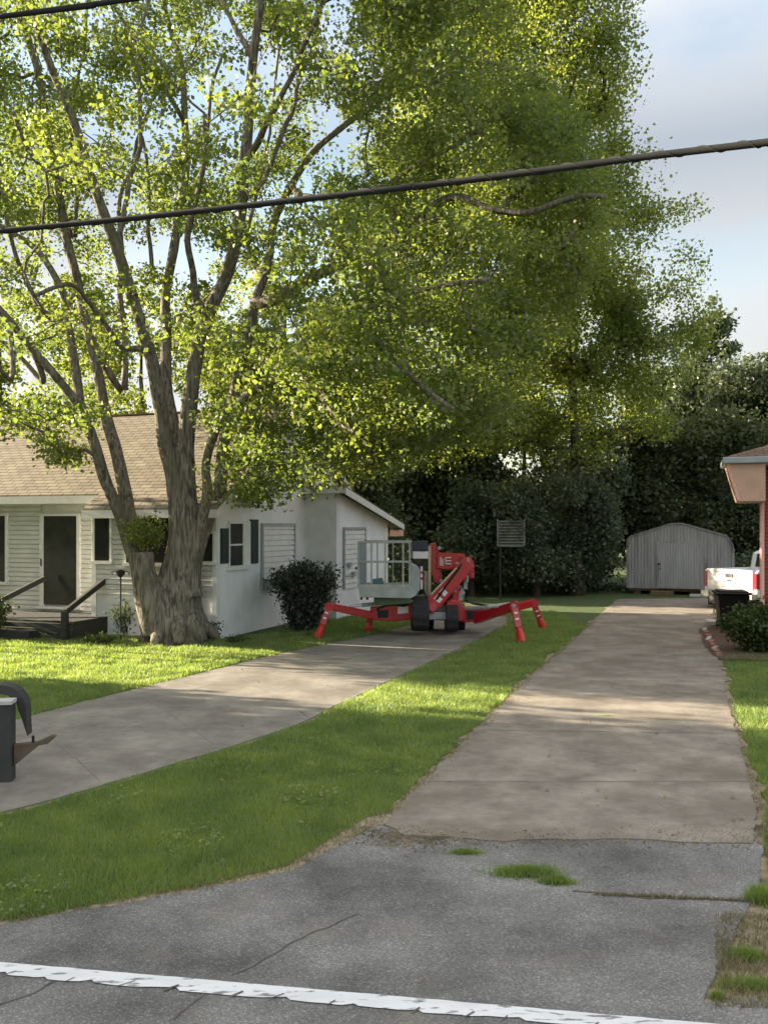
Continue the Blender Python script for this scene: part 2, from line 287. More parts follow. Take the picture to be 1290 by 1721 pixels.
# ------------------------------------------------------------------ ground, drives, road
def rag(pts, step=.12, amp=.03, closed=True, seed=0):
    out = []; n = len(pts)
    for i in range(n if closed else n-1):
        a = Vector(pts[i][:2]); b = Vector(pts[(i+1) % n][:2]); d = b-a; k = max(1, min(400, int(d.length/step))); nn = Vector((-d.y, d.x)); nn = nn.normalized() if nn.length > 0 else nn
        for j in range(k):
            p = a+d*(j/k); q = noise.noise(Vector((p.x*2.3, p.y*2.3, seed)))*.6+noise.noise(Vector((p.x*8, p.y*8, seed+3)))*.4
            out.append(p+nn*q*amp*2)
    return out
def sheet(name, poly, z, m, thick=0, kind='structure'):
    mb = MB(); n = len(poly)
    if thick:
        mb.add([(p[0],p[1],z) for p in poly]+[(p[0],p[1],z-thick) for p in poly], [tuple(range(n))]+[(i, (i+1) % n, (i+1) % n+n, i+n) for i in range(n)])
    else: mb.add([(p[0],p[1],z) for p in poly], [tuple(range(n))])
    o = mb.build(name, m); tag(o, kind=kind); return o
mb = MB(); mb.add([(-400,-200,0),(400,-200,0),(400,600,0),(-400,600,0)], [(0,1,2,3)]); tag(mb.build('ground', M['grass_base']), kind='structure')
# right driveway (straight), left driveway (flares toward the road)
RD = [G(662,1372), G(720,1310), G(790,1240), G(880,1150), G(960,1080), G(1012,1032), G(1040,1008), G(1200,1006), G(1196,1040), G(1205,1105), G(1222,1180), G(1250,1280), G(1270,1360), G(1262,1422), G(1120,1417), G(960,1414), G(820,1418), G(740,1410), G(678,1408), G(648,1390)]
LD = [G(-420,1440), G(-200,1270), G(-60,1236), G(45,1208), G(150,1180), G(330,1135), G(430,1110), G(540,1086), G(640,1066), G(700,1050), G(760,1038), G(850,1038), G(845,1052), G(770,1092), G(700,1124), G(640,1152), G(570,1186), G(500,1220), G(400,1254), G(250,1300), G(120,1338), G(0,1370), G(-200,1440), G(-330,1500)]
sheet('right_driveway', rag(RD, .06, .035, seed=1), .024, M['concrete'], .06)
sheet('left_driveway', rag(LD, .15, .03, seed=2), .024, M['concrete2'], .06)
lu = Vector((1,-.152,0)).normalized()
def roadpt(x, off=0): return Vector((x, 5.235-.152*x+off, 0))
AS = [roadpt(-70), roadpt(-8), roadpt(-4), G(0,1556), G(60,1548), G(150,1530), G(330,1500), G(420,1482), G(490,1466), G(560,1428), G(640,1386), G(668,1398), G(700,1402), G(960,1404), G(1262,1410), G(1283,1425), G(1270,1500), G(1240,1560), G(1205,1630), G(1180,1690), roadpt(2.2,-.12), roadpt(6), roadpt(80), Vector((80,-12,0)), Vector((-70,-4,0))]
asp = rag(AS, .12, .02, seed=5)
sheet('asphalt_road', asp, .014, M['asphalt'])
SA = [roadpt(-70,.1), roadpt(-8,.1), roadpt(-4,.08), G(0,1549), G(150,1522), G(320,1490), G(470,1455), G(540,1412), G(610,1372), G(655,1355), G(700,1320), G(720,1360), G(900,1395), G(1240,1400), G(1262,1330), G(1275,1330), G(1300,1440), G(1300,1530), G(1340,1700), roadpt(6,.5), roadpt(80,.3), Vector((80,-12.5,0)), Vector((-70,-4.5,0))]
sheet('sandy_verge', rag(SA, .08, .05, seed=9), .006, M['sand'])
def grow_poly(poly, d):
    c = []; n = len(poly)
    area = sum(poly[i][0]*poly[(i+1)%n][1]-poly[(i+1)%n][0]*poly[i][1] for i in range(n)); sg = 1 if area < 0 else -1
    for i in range(n):
        a, b = Vector(poly[i-1][:2]), Vector(poly[(i+1)%n][:2]); t_ = (b-a).normalized(); nn = Vector((-t_.y, t_.x))*sg; p = Vector(poly[i][:2]); c.append(p+nn*(d*(.35+1.1*abs(noise.noise(Vector((p.x*1.7,p.y*1.7,2)))*2))))
    return c
RE = grow_poly(rag(RD, .15, .02, seed=1), .10); LE = grow_poly(rag(LD, .15, .02, seed=2), .07)
sheet('driveway_dirt_edge', RE, .0085, M['sand']); sheet('driveway_dirt_edge', LE, .0085, M['sand'])
sheet('mulch_bed', rag([G(1172,1060), G(1198,1052), G(1290,1060), G(1290,1112), G(1208,1110), G(1184,1090)], .08, .06, seed=4), .033, M['rust'])
# white edge line with chipped lower edge
def strip(name, path, w0, m, z, seed=0, notch=0, parent=None):
    mb = MB(); top = []; bot = []; n = len(path)
    for i, p in enumerate(path):
        d = (path[min(i+1, n-1)]-path[max(i-1, 0)]); nn = Vector((-d.y, d.x, 0)).normalized()
        ww = w0 if not callable(w0) else w0(i/(n-1))
        j = noise.noise(p*9+Vector((seed,0,0)))*ww*.18; k = noise.noise(p*7+Vector((seed,5,0)))*ww*.25
        if notch: j *= .25; k = k*.4 + (notch*max(0, ((i*.037*1.7+noise.noise(p*1.1)*1.2) % 1)-.72)*2.2)
        t_ = p+nn*(ww/2+j); b_ = p-nn*(ww/2-k); top.append((t_.x, t_.y, z)); bot.append((b_.x, b_.y, z))
    mb.add(top+bot, [(i, i+1, n+i+1, n+i) for i in range(n-1)]); o = mb.build(name, m); return o
lp = [Vector((x, 4.66-.165*(x), 0)) for x in np.arange(-12, 12, .03)]
tag(strip('road_edge_line', lp, .13, M['line'], .020, 3, .05), kind='structure')
mb = MB()
for a, b in (((610,1540),(380,1652)),((350,1662),(285,1725)),((60,1665),(-20,1715)),((110,1640),(40,1690))):
    pass
def crack(name, pts, w_, seed):
    P_ = []; 
    for i in range(len(pts)-1):
        a = G(*pts[i]); b = G(*pts[i+1]); k = max(2, int((b-a).length/.03))
        for j in range(k): 
            p = a+(b-a)*(j/k); P_.append(p+Vector((noise.noise(p*6+Vector((seed,0,0)))*.03, noise.noise(p*6+Vector((0,seed,0)))*.03, 0)))
    tag(strip(name, P_, w_, M['crack'], .0175, seed), kind='structure')
crack('asphalt_crack', [(600,1540),(500,1585),(385,1648)], .012, 1)
crack('asphalt_crack', [(350,1668),(285,1725)], .014, 2)
crack('asphalt_crack', [(112,1640),(60,1672),(-20,1700)], .018, 3)
crack('asphalt_crack', [(960,1500),(1100,1512),(1200,1515),(1300,1522)], .028, 4)

for k in range(16):
    x = -2.6+k*.30+random.uniform(-.1,.1); y = 4.66-.165*x-.03; l_ = random.uniform(.03,.09); q0 = Vector((x-.02,y-.05,0)); q1 = q0+Vector((l_,.035+l_*.3,0))
    tag(strip('paint_crack', [q0.lerp(q1,t/5) for t in range(6)], random.uniform(.006,.014), M['crack'], .0235, k), kind='structure')
# contraction joints and hairline cracks of the slabs
def wline(name, a, b, w_, seed, z=.0275):
    k = max(3, int((b-a).length/.05)); pp = [a.lerp(b, j/k) for j in range(k+1)]
    pp = [p+Vector((noise.noise(p*3+Vector((seed,0,0))), noise.noise(p*3+Vector((0,seed,0))), 0))*(.012 if w_ < .02 else .05) for p in pp]
    tag(strip(name, pp, w_, M['joint'], z, seed), kind='structure')
for k, (l0, r0) in enumerate((((712,1318),(1258,1318)),((800,1230),(1236,1236)),((862,1168),(1219,1172)),((905,1128),(1209,1131)),((938,1098),(1202,1101)),((962,1076),(1199,1078)))):
    wline('driveway_joint', G(*l0), G(*r0), .012, k)
for k, (l0, r0) in enumerate((((60,1214),(170,1318)),((230,1164),(370,1260)),((380,1126),(520,1208)),((490,1100),(625,1158)),((580,1080),(715,1116)))):
    wline('driveway_joint', G(*l0), G(*r0), .012, k+8)
# grass blades
def scatter(n, x0, x1, y0, y1, keep, drop=()):
    x = rng.uniform(x0, x1, n); y = rng.uniform(y0, y1, n)
    k = inpoly(x, y, keep)
    for d in drop: k &= ~inpoly(x, y, d)
    k &= rng.uniform(0, 1, n) < np.minimum(1, (7.5/np.maximum(y, 1))**2)
    return np.stack([x[k], y[k]], 1)
rdp, ldp = [tuple(p) for p in RE], [tuple(p) for p in LE]; asl = [tuple(p) for p in asp]
lawn = [(-14,6.2),(-2.5,5.7)]+[tuple(G(*q)[:2]) for q in ((0,1550),(60,1544),(150,1524),(330,1494),(480,1458),(550,1416),(620,1374),(664,1366))]+[tuple(G(*q)[:2]) for q in ((720,1306),(880,1150),(1012,1032),(1030,1010),(640,1010))]+[(-2,26),(-1.3,23),(-3.6,19.6),(-9,21.2),(-14,22)]
g1 = scatter(3300000, -10, 5, 5.4, 26, lawn, [ldp, rdp])
wscale = 1
def big(pts, lo, hi): return pts[(pts[:,1] >= lo) & (pts[:,1] < hi)]
parts = []
gn = np.vstack([g1]); 
o = blades('lawn_grass', big(gn, 0, 9), .055, .007, M['blade']); tag(o, 'short green lawn grass growing between the two driveways', 'grass', kind='stuff')
o = blades('lawn_grass', big(gn, 9, 15), .06, .012, M['blade']); tag(o, 'sunlit lawn grass at the middle of the strip and left lawn', 'grass', kind='stuff')
o = blades('lawn_grass', big(gn, 15, 40), .065, .02, M['blade']); tag(o, 'shaded lawn grass around the house and under the red lift', 'grass', kind='stuff')
rl = [tuple(G(*q)[:2]) for q in ((1205,1105),(1222,1180),(1250,1280),(1278,1380),(1288,1440),(1292,1470))]+[(4.6,6.2),(9,6.2),(13,16),(8,17.6)]
g2 = scatter(900000, 2.5, 12, 5.6, 18, rl, [rdp])
o = blades('lawn_grass', g2, .06, .010, M['blade']); tag(o, 'green lawn grass along the right side of the concrete driveway', 'grass', kind='stuff')
def disc(cx, cy, rx, ry, n):
    a = rng.uniform(0, 2*np.pi, n); r = np.abs(rng.normal(0, .45, n)); return np.stack([cx+np.cos(a)*r*rx, cy+np.sin(a)*r*ry], 1)
def tuft(px, py, rx, ry, n, h, label, dry=0):
    c = G(px, py); o = blades('grass_tuft', disc(c.x, c.y, rx, ry, n), h, .008, M['dryblade' if dry else 'blade'], .01); tag(o, label, 'grass tuft')
tuft(880,1472,.26,.10,3600,.05,'largest green grass tuft growing through the cracked asphalt apron')
tuft(935,1487,.16,.06,1200,.035,'thin dry-edged grass tuft trailing right of the largest tuft')
tuft(782,1437,.14,.05,900,.035,'small green grass tuft just below the edge of the concrete')
tuft(1020,1206,.17,.07,500,.03,'small weed tuft in the middle of the concrete driveway')
tuft(1280,1516,.12,.10,1500,.06,'green grass tuft at the right end of the asphalt crack')
tuft(1255,1612,.10,.06,2600,.035,'grass tuft on the sandy bare patch at the lower right')
tuft(1265,1660,.22,.07,1500,.035,'low wide grass patch at the lower right corner of the apron')
tuft(1205,1682,.03,.02,1500,.03,'tiny weed at the asphalt edge in the lower right')
c0 = []
for q in range(60):
    t_ = q/59; c = G(1000+290*t_, 1508+12*t_); c0.append(disc(c.x, c.y, .03, .02, 14))
tag(blades('crack_weeds', np.vstack(c0), .025, .006, M['dryblade'], .016), 'line of thin weeds along the asphalt crack', 'weeds', kind='stuff')
c0 = []
edge = [(30,1552),(150,1527),(330,1496),(480,1462),(560,1420),(640,1375),(664,1362),(720,1310),(880,1152),(1000,1045)]
for i in range(len(edge)-1):
    a, b = G(*edge[i]), G(*edge[i+1]); k = int((b-a).length*260)
    for j in range(k):
        p = a+(b-a)*random.random(); c0.append((p.x+random.gauss(0,.05), p.y+random.gauss(0,.05)))
for k in range(2500):
    p = G(1200+random.random()*140, 1540+random.random()*160); c0.append((p.x, p.y))
tag(blades('dry_grass', np.array(c0), .035, .007, M['dryblade'], .01), 'dry straw coloured grass fringe along the asphalt and concrete edges', 'dry grass', kind='stuff')
dl = scatter(60000, -10, 5, 5.4, 22, lawn, [ldp, rdp]); tag(blades('dry_grass', dl[:7000], .06, .009, M['dryblade']), 'straw coloured dead blades mixed through the green lawn', 'dry grass', kind='stuff')
wl = scatter(30000, -10, 5, 5.4, 14, lawn, [ldp, rdp]); wl = wl[np.sin(wl[:,0]*3.7+1)*np.sin(wl[:,1]*2.9) > .55][:700]; wq = np.repeat(wl, 5, axis=0); wq = np.hstack([wq+rng.normal(size=wq.shape)*.03, rng.uniform(.03,.06,(len(wq),1))])
tag(leaf_mesh('lawn_weeds', wq, .035, M['blade'], up=2), 'broad leaved clover and weeds growing in patches in the lawn', 'weeds', kind='stuff')
# pebbles / grit at the concrete edge
mb = MB()
for k in range(2600):
    if k % 4: p = G(random.choice([random.uniform(640,1280), random.gauss(690,45)]), random.gauss(1410,9))
    else:
        t_ = random.random(); p = G(1215+65*t_+random.gauss(8,5), 1180+220*t_)
    s = random.uniform(.003,.009); mb.add([(p.x-s,p.y-s,.02),(p.x+s,p.y-s*.7,.02),(p.x+s*.6,p.y+s,.02),(p.x-s*.8,p.y+s*.8,.02),(p.x,p.y,.026+s)], [(0,1,4),(1,2,4),(2,3,4),(3,0,4)])
tag(mb.build('gravel', M['sand']), 'loose grit scattered along the joint of concrete and asphalt', 'gravel', kind='stuff')
# fallen leaves
pts = []
for k in range(160):
    p = G(random.uniform(350,1270), 1060+random.random()**1.5*420); pts.append((p.x, p.y, .04))
tag(leaf_mesh('fallen_leaves', np.array(pts), .045, M['dryblade'], up=3), 'scattered dry fallen leaves on drives and grass', 'fallen leaves', kind='stuff')

# ------------------------------------------------------------------ left house
AL = R(19.3); r_ = Vector((math.cos(AL), -math.sin(AL))); d_ = Vector((math.sin(AL), math.cos(AL)))
A0 = Vector((-3.68, 19.7))
def inter(o2, px, axis, const):   # local coordinate along one axis on plane other=const
    t = (px-CX)/FP
    if axis == 'x':   # y = const, solve x
        bx = o2.x+d_.x*const; by = o2.y+d_.y*const; u = (t*by-bx)/(r_.x-t*r_.y); return u, by+r_.y*u
    bx = o2.x+r_.x*const; by = o2.y+r_.y*const; u = (t*by-bx)/(d_.x-t*d_.y); return u, by+d_.y*u
def zz(py, D): return CH-(py-HY)/FP*D
house = thing('white_house', 'single storey cream and white house with tan shingle roof behind the big maple', 'house', (A0.x, A0.y, 0), -AL)
def hf(px, py, y=0.0):
    x, D = inter(A0, px, 'x', y); return x, zz(py, D)
def hs(px, py, x=0.0):
    y, D = inter(A0, px, 'y', x); return y, zz(py, D)
XS, YB, XL = -3.25, 8.4, -16.0
YL = .6
RS = .6
def roofz(y): return 3.05+RS*y if y <= 4.2 else 3.05+RS*(8.4-y)
# walls (front right section, side gable, back, left section)
mb = MB()
mb.prism_x([(0,0),(YB,0),(YB,2.98),(4.2,roofz(4.2)-.08),(0,2.98)], -.2, 0); 
mb.box(XS,-.201,0,.2,0,2.98)
mb.build('side_wall', M['stucco'], house)
mb = MB(); mb.box(XL, XS-.001, YL+.02, YL+.2, 0, 3.3); mb.box(XS, XS+.15, .201, YL+.2, 0, 3.1); mb.box(XL, -.21, YB-.2, YB-.01, 0, 2.9); mb.box(XL, XL+.2, YL+.21, YB-.21, 0, 2.9); mb.build('wall', M['siding'], house)
def lap(x0, x1, z0, z1, y, p=.115):
    mb = MB(); z = z0
    while z < z1-.01:
        zt = min(z+p*.84, z1); mb.add([(x0,y-.046,z),(x1,y-.046,z),(x1,y-.030,zt),(x0,y-.030,zt),(x0,y,z),(x1,y,z),(x0,y-.004,zt),(x1,y-.004,zt),(x0,y-.004,z+p),(x1,y-.004,z+p)], [(0,1,2,3),(4,5,1,0),(3,2,7,6),(6,7,9,8)]); z += p
    return mb
def lap_side(y0, y1, z0, z1, x, p=.115):
    mb = MB(); z = z0
    while z < z1-.01:
        zt = min(z+p*.84, z1); mb.add([(x+.046,y0,z),(x+.046,y1,z),(x+.030,y1,zt),(x+.030,y0,zt),(x,y0,z),(x,y1,z),(x+.004,y0,zt),(x+.004,y1,zt),(x+.004,y0,z+p),(x+.004,y1,z+p)], [(0,1,2,3),(4,5,1,0),(3,2,7,6),(6,7,9,8)]); z += p
    return mb
dx0, dz0 = hf(70, 1018, YL); dx1, dz1 = hf(137, 863, YL)
zb = hf(100, 1033, YL)[1]
mb = lap(XL, dx0-.001, zb, 3.12, YL+.02); m2 = lap(dx1+.001, XS, zb, 3.12, YL+.02); mb.add(m2.v, m2.f); mb.build('lap_siding', M['siding'], house)
lap(XS+.05, -.05, .95, 2.75, -.001).build('lap_siding', M['siding'], house)
# door
mb = MB(); mb.box(dx0+.1, dx1-.09, YL-.04, YL-.01, dz0+.04, dz1-.06); door = mb.build('door', M['darkglass'], house)
mb = MB(); mb.box(dx0, dx0+.1, YL-.07, YL+.02, dz0, dz1); mb.box(dx1-.09, dx1, YL-.07, YL+.02, dz0, dz1); mb.box(dx0+.101, dx1-.091, YL-.07, YL+.02, dz1-.06, dz1); mb.box(dx0-.08, dx1+.06, YL-.12, YL+.02, dz0-.06, dz0-.001)
mb.build('door_frame', M['white'], door)
mb = MB(); mb.box(dx0+.04, dx0+.07, YL-.09, YL-.05, dz0+.98, dz0+1.16); mb.build('handle', M['black'], door)
# front windows with dark screens
def win_front(px0, px1, py0, py1, y):
    x0, z0 = hf(px0, py1, y); x1, z1 = hf(px1, py0, y)
    mb = MB(); mb.box(x0, x1, y-.055, y-.01, z0, z1); wn = mb.build('window', M['darkglass'], house)
    t = .06; mb = MB(); mb.box(x0-t, x0, y-.07, y+.02, z0-t, z1+t); mb.box(x1, x1+t, y-.07, y+.02, z0-t, z1+t); mb.box(x0, x1, y-.07, y+.02, z1, z1+t); mb.box(x0-t*1.3, x1+t*1.3, y-.10, y-.0705, z0-t*1.3, z0-.002)
    mb.build('frame', M['white'], wn)
win_front(-90, 12, 867, 975, YL)
win_front(162, 187, 865, 942, -.02)
win_front(215, 300, 868, 945, -.02)
win_front(341, 360, 897, 943, -.02)
# corner boards, skirt, fascia
mb = MB(); mb.box(XS-.02, XS+.1, -.055, .0, 0, 2.75); mb.build('corner_board', M['white'], house); mb = MB(); mb.box(-.09, .012, -.055, -.001, 0, 2.9); mb.box(.0125, .022, -.055, .09, 0, 2.9); mb.build('corner_board', M['white'], house)
mb = MB(); mb.box(XL, XS-.02, YL-.015, YL+.019, .1, zb); mb.build('base_board', M['white'], house)
# roof slabs
def slab(x0, x1, y0, y1, z0, z1, t=.06):
    mb = MB(); mb.add([(x0,y0,z0),(x1,y0,z0),(x1,y1,z1),(x0,y1,z1),(x0,y0,z0-t),(x1,y0,z0-t),(x1,y1,z1-t),(x0,y1,z1-t)], [(0,1,2,3),(7,6,5,4),(0,4,5,1),(1,5,6,2),(2,6,7,3),(3,7,4,0)]); return mb
oh = .22
mb = slab(XL-.3, XS-.001, YL-.4, 4.2, roofz(YL-.4)+.1, roofz(4.2)+.1)
m2 = slab(XS, oh, -.4, 4.2, roofz(-.4)+.1, roofz(4.2)+.1); mb.add(m2.v, m2.f)
m2 = slab(XL-.3, oh, 8.8, 4.201, roofz(8.8)+.1, roofz(4.2)+.1); mb.add(m2.v, m2.f)
rf = mb.build('roof', M['shingle'], house)
mb = MB(); z = roofz(YL-.4)+.03
mb.box(XL-.3, XS-.02, YL-.43, YL-.401, z-.15, z+.03); mb.box(XL-.3, XS-.02, YL-.4, YL, z-.15, z-.13)
z = roofz(-.4)+.03; mb.box(XS, oh, -.43, -.401, z-.15, z+.03); mb.box(XS, 0, -.4, -.01, z-.15, z-.13); mb.build('fascia', M['white'], rf)
mb = MB(); ph = [(-.43,roofz(-.4)-.13),(-.43,roofz(-.4)+.03),(4.2,roofz(4.2)+.03),(8.8,roofz(8.8)+.03),(8.8,roofz(8.8)-.13),(4.2,roofz(4.2)-.14)]
mb.prism_x(ph, oh+.001, oh+.03); mb.build('rake_board', M['white'], rf)
mb = MB(); mb.box(XL-.3, oh, 4.12, 4.28, roofz(4.2)+.09, roofz(4.2)+.125); mb.build('ridge_cap', M['shingle_brown'], rf)
# side wall: window with shutters, sided-in opening, vent box
def side_box(px0, px1, py0, py1, x0, x1, name, m, parent, base=0.0):
    y0, _ = hs(px0, py0, base); y1, _ = hs(px1, py0, base); zt = hs((px0+px1)/2, py0, base)[1]; z_ = hs((px0+px1)/2, py1, base)[1]
    mb = MB(); mb.box(base+x0, base+x1, y0, y1, z_, zt); return mb.build(name, m, parent)
wn = side_box(384, 406, 880, 950, .001, .03, 'window', M['darkglass'], house)
y0, z1 = hs(384, 880); y1, z0 = hs(406, 950); ym = (y0+y1)/2
y2, _ = hs(418, 900)
mb = MB(); mb.box(.001,.05,y0-.05,y0,z0,z1+.06); mb.box(.001,.05,y1,y2,z0,z1+.06); mb.box(.001,.05,y0,y1,z1,z1+.06); mb.box(.02,.045,y0,y1,(z0+z1)/2-.02,(z0+z1)/2+.02); mb.build('frame', M['white'], wn)
side_box(381, 419, 950, 957, .001, .10, 'sill', M['white'], wn)
side_box(370, 383, 888, 947, .001, .04, 'shutter', M['shutter'], house); side_box(419, 432, 873, 947, .001, .04, 'shutter', M['shutter'], house)
def panel(px0, px1, py0, py1, base, z_bot):
    y0, z1 = hs(px0, py0, base); y1, _ = hs(px1, py0, base); z1 = hs(px1, py0, base)[1]
    p = lap_side(y0, y1, z_bot, z1, base+.001, .135).build('siding_panel', M['white'], house)
    t = .07; mb = MB(); mb.box(base+.001,base+.06,y0-t,y0,z_bot,z1+t); mb.box(base+.001,base+.06,y1,y1+t,z_bot,z1+t); mb.box(base+.001,base+.07,y0,y1,z1,z1+t); mb.build('frame', M['greytrim'], p)
panel(440, 492, 884, 960, 0, .95)
vb = side_box(441, 458, 972, 990, .001, .16, 'vent_box', M['greytrim'], house)
# rear extension
W = 0.91; EY = 4.7; EB = 8.9
mb = MB(); mb.prism_x([(EY,0),(EB,0),(EB,2.72),(EY,3.42)], W-.2, W); mb.box(.001, W-.201, EY, EY+.2, 0, 3.42); ext = mb.build('extension_wall', M['stucco'], house)
mb = slab(.001, W+.35, EY-.25, EB+.5, 3.58, 2.62, .07); e2 = mb.build('extension_roof', M['shingle_brown'], house)
mb = MB(); mb.prism_x([(EY-.27,3.35),(EY-.27,3.53),(EB+.5,2.565),(EB+.5,2.40)], W+.351, W+.38); mb.box(.001, W+.35, EY-.28, EY-.251, 3.38, 3.55); mb.build('rake_board', M['white'], e2)
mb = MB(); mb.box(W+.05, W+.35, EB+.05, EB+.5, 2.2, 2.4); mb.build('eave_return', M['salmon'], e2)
panel(577, 611, 890, 1000, W, .8)
for px, py in ((583,950),(590,965)):
    y, z = hs(px, py, W); MB().box(W+.048, W+.12, y-.1, y+.1, z-.06, z+.08).build('meter_box', M['greytrim'], house)
y, z = hs(581, 968, W); mb = MB(); mb.tube([(W+.06,y-.15,z),(W+.06,y+.5,z)], .02, 6); mb.build('pipe', M['greytrim'], house)
# porch deck and rails
deck = thing('wooden_porch', 'dark stained wooden porch deck and steps in front of the house door', 'porch', (A0.x, A0.y, 0), -AL)
pxl, _ = hf(-80, 1000, -.5); pxr, _ = hf(158, 1000, -.5)
mb = MB(); n = 9
for k in range(n): mb.box(pxl, pxr, -1.2+k*.195, -1.2+k*.195+.185, .38, .42)
mb.build('deck_boards', M['wood_dark'], deck)
mb = MB()
for k in range(3): mb.box(pxl, pxr, -1.23, -1.205, .02+k*.12, .12+k*.12)
mb.box(pxr-.02, pxr, -1.2, .5, .05, .375); mb.build('skirt', M['wood_dark'], deck)
mb = MB(); mb.box(pxl+.6, pxr-.9, -1.55, -1.24, .0, .2); mb.build('step', M['wood_dark'], deck)
def rail(pts, name='handrail'):
    mb = MB()
    for i in range(len(pts)-1): mb.bar(pts[i], pts[i+1], .09, .12)
    return mb.build(name, M['wood_dark'], deck, bevel=.01)
xa, za = hf(113, 1028, -1.2); xb, zb_ = hf(160, 970, -.4)
rail([(xa,-1.25,za),(xb,.3,zb_+.05)]); mb = MB(); mb.box(xa-.06, xa+.06, -1.33, -1.21, 0, za+.02); mb.build('rail_post', M['wood_dark'], deck)
xa, za = hf(-40, 1032, -1.2); xb, zb_ = hf(42, 978, -.4)
rail([(xa,-1.25,za),(xb,.3,zb_+.05)])

# ------------------------------------------------------------------ right brick house
B0 = Vector(((1281-CX)/FP*18.6, 18.6))
bh = thing('brick_house', 'red brick house corner with boxed eave tinted by a pink glow at the right edge', 'house', (B0.x, B0.y, 0), -AL)
zt = zz(768, 18.2); mb = MB(); mb.box(0, 8, 0, .9, 0, zt-.14); mb.box(1.3, 8, .901, 5.0, 0, zt-.14); mb.build('brick_wall', M['brick'], bh)
zt = zz(768, 18.2); zl = zz(843, 18.2)
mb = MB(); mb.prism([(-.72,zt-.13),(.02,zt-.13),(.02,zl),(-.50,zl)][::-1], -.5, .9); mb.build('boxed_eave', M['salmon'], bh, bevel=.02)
mb = MB(); mb.prism([(-.70,zt-.26),(-.66,zt-.26),(-.46,zl+.02),(-.51,zl+.02)], -.515, -.5005); mb.box(-.72,-.65,-.515,-.5005,zt-.255,zt-.135); mb.build('corner_trim', M['sun_pink'], bh)
mb = MB(); mb.box(-.80, 8, -.62, 1.1, zt-.129, zt); mb.box(1.0, 8, 1.1, 5.3, zt-.129, zt); mb.build('gutter', M['greytrim'], bh, bevel=.02)
mb = MB(); mb.box(.0, 8, -.5, -.02, zt-.16, zt-.131); mb.build('soffit', M['greytrim'], bh)
mb = MB(); mb.add([(-.78,-.6,zt+.001),(8,-.6,zt+.001),(8,5.3,zt+.001),(1.02,5.3,zt+.001),(1.02,1.08,zt+.001),(-.78,1.08,zt+.001),(2.2,2.35,zt+1.0),(8,2.35,zt+1.0)], [(0,1,7,6),(2,3,6,7),(3,4,6),(4,5,6),(5,0,6),(1,2,7)]); mb.build('roof', M['shingle_brown'], bh)
mb = MB(); mb.tube([(-.02,-.07,zt-.2),(-.02,-.07,.12),(-.02,-.2,.06)], .048, 10); mb.build('downspout', M['sun_pink'], bh, smooth=True)

# ------------------------------------------------------------------ metal shed
S0 = G(1141, 1000)
shed = thing('metal_shed', 'grey ribbed steel garden shed with a low rounded roof at the end of the driveway', 'shed', (S0.x, S0.y, 0), -AL)
prof = [(-1.87,0),(-1.87,1.98),(-1.72,2.13),(-.25,2.60),(.1,2.6),(1.6,2.16),(1.80,1.86),(1.87,1.60),(1.87,0)]
def ptop(x):
    for (x0,z0),(x1,z1) in zip(prof[1:-1], prof[2:-1]):
        if x0 <= x <= x1 and x1 > x0: return z0+(z1-z0)*(x-x0)/(x1-x0)
    return 1.6
def ribbed(x0, x1, z0, ztop, y, step=.115, depth=.022):
    mb = MB(); xs = []; x = x0
    while x < x1-.001:
        xs += [(x,0),(x+step*.55,0),(x+step*.65,-depth),(x+step*.9,-depth)]; x += step
    xs = [(min(a,x1),b) for a,b in xs if a <= x1]+[(x1,0)]
    vs = []; fs = []
    for a, b in xs: vs += [(a,y+b,z0),(a,y+b,ztop(a) if callable(ztop) else ztop)]
    for i in range(len(xs)-1): fs.append((2*i,2*i+2,2*i+3,2*i+1))
    return mb.add(vs, fs)
SB = .22
mb = MB(); mb.prism([(x, z if z > 0 else SB) for x, z in prof], 0, 3.6); mb.build('shell', M['shedmetal'], shed)
ribbed(-1.87, 1.87, SB, ptop, -.004).build('front_panel', M['shedmetal'], shed)
mb = MB(); 
for (a,b),(c,d) in zip(prof[1:-2], prof[2:-1]): mb.bar((a,1.8,b+.02),(c,1.8,d+.02), 3.75, .03, up=(0,0,1))
mb.build('roof', M['shedmetal'], shed)
dd = ribbed(-.72, .66, SB+.02, 1.9, -.05, .09, .015).build('door', M['sheddoor'], shed)
mb = MB(); mb.box(-.80,.74,-.062,-.03,1.9,1.96); mb.box(-.80,-.721,-.062,-.03,SB,1.9); mb.box(.661,.74,-.062,-.03,SB,1.9); mb.build('door_frame', M['shedmetal'], dd)
MB().box(-.76,-.66,-.10,-.07,1.1,1.16).build('latch', M['black'], dd); MB().box(-.70,-.66,-.10,-.07,.92,.98).build('latch', M['black'], dd)
mb = MB()
for x in (-1.5,-.5,.5,1.5): mb.box(x-.12, x+.12, .1, .4, 0, SB-.005); 
mb.box(-1.8,1.8,.05,.15,SB-.09,SB-.004); mb.build('foundation_blocks', M['timber'], shed)
o = MB(); o.box(-1.0,-.2,-.6,-.35,0,.16); tag(o.build('timber_block', M['timber'], loc=(S0.x,S0.y,0), rz=-AL, bevel=.01), 'brown timber block lying before the shed door', 'timber')
o = MB(); o.box(.35,1.6,-.9,-.2,.0,.07); tag(o.build('concrete_ramp', M['pale_block'], loc=(S0.x,S0.y,0), rz=-AL, bevel=.01), 'pale flat slab on the ground beside the shed door', 'slab')

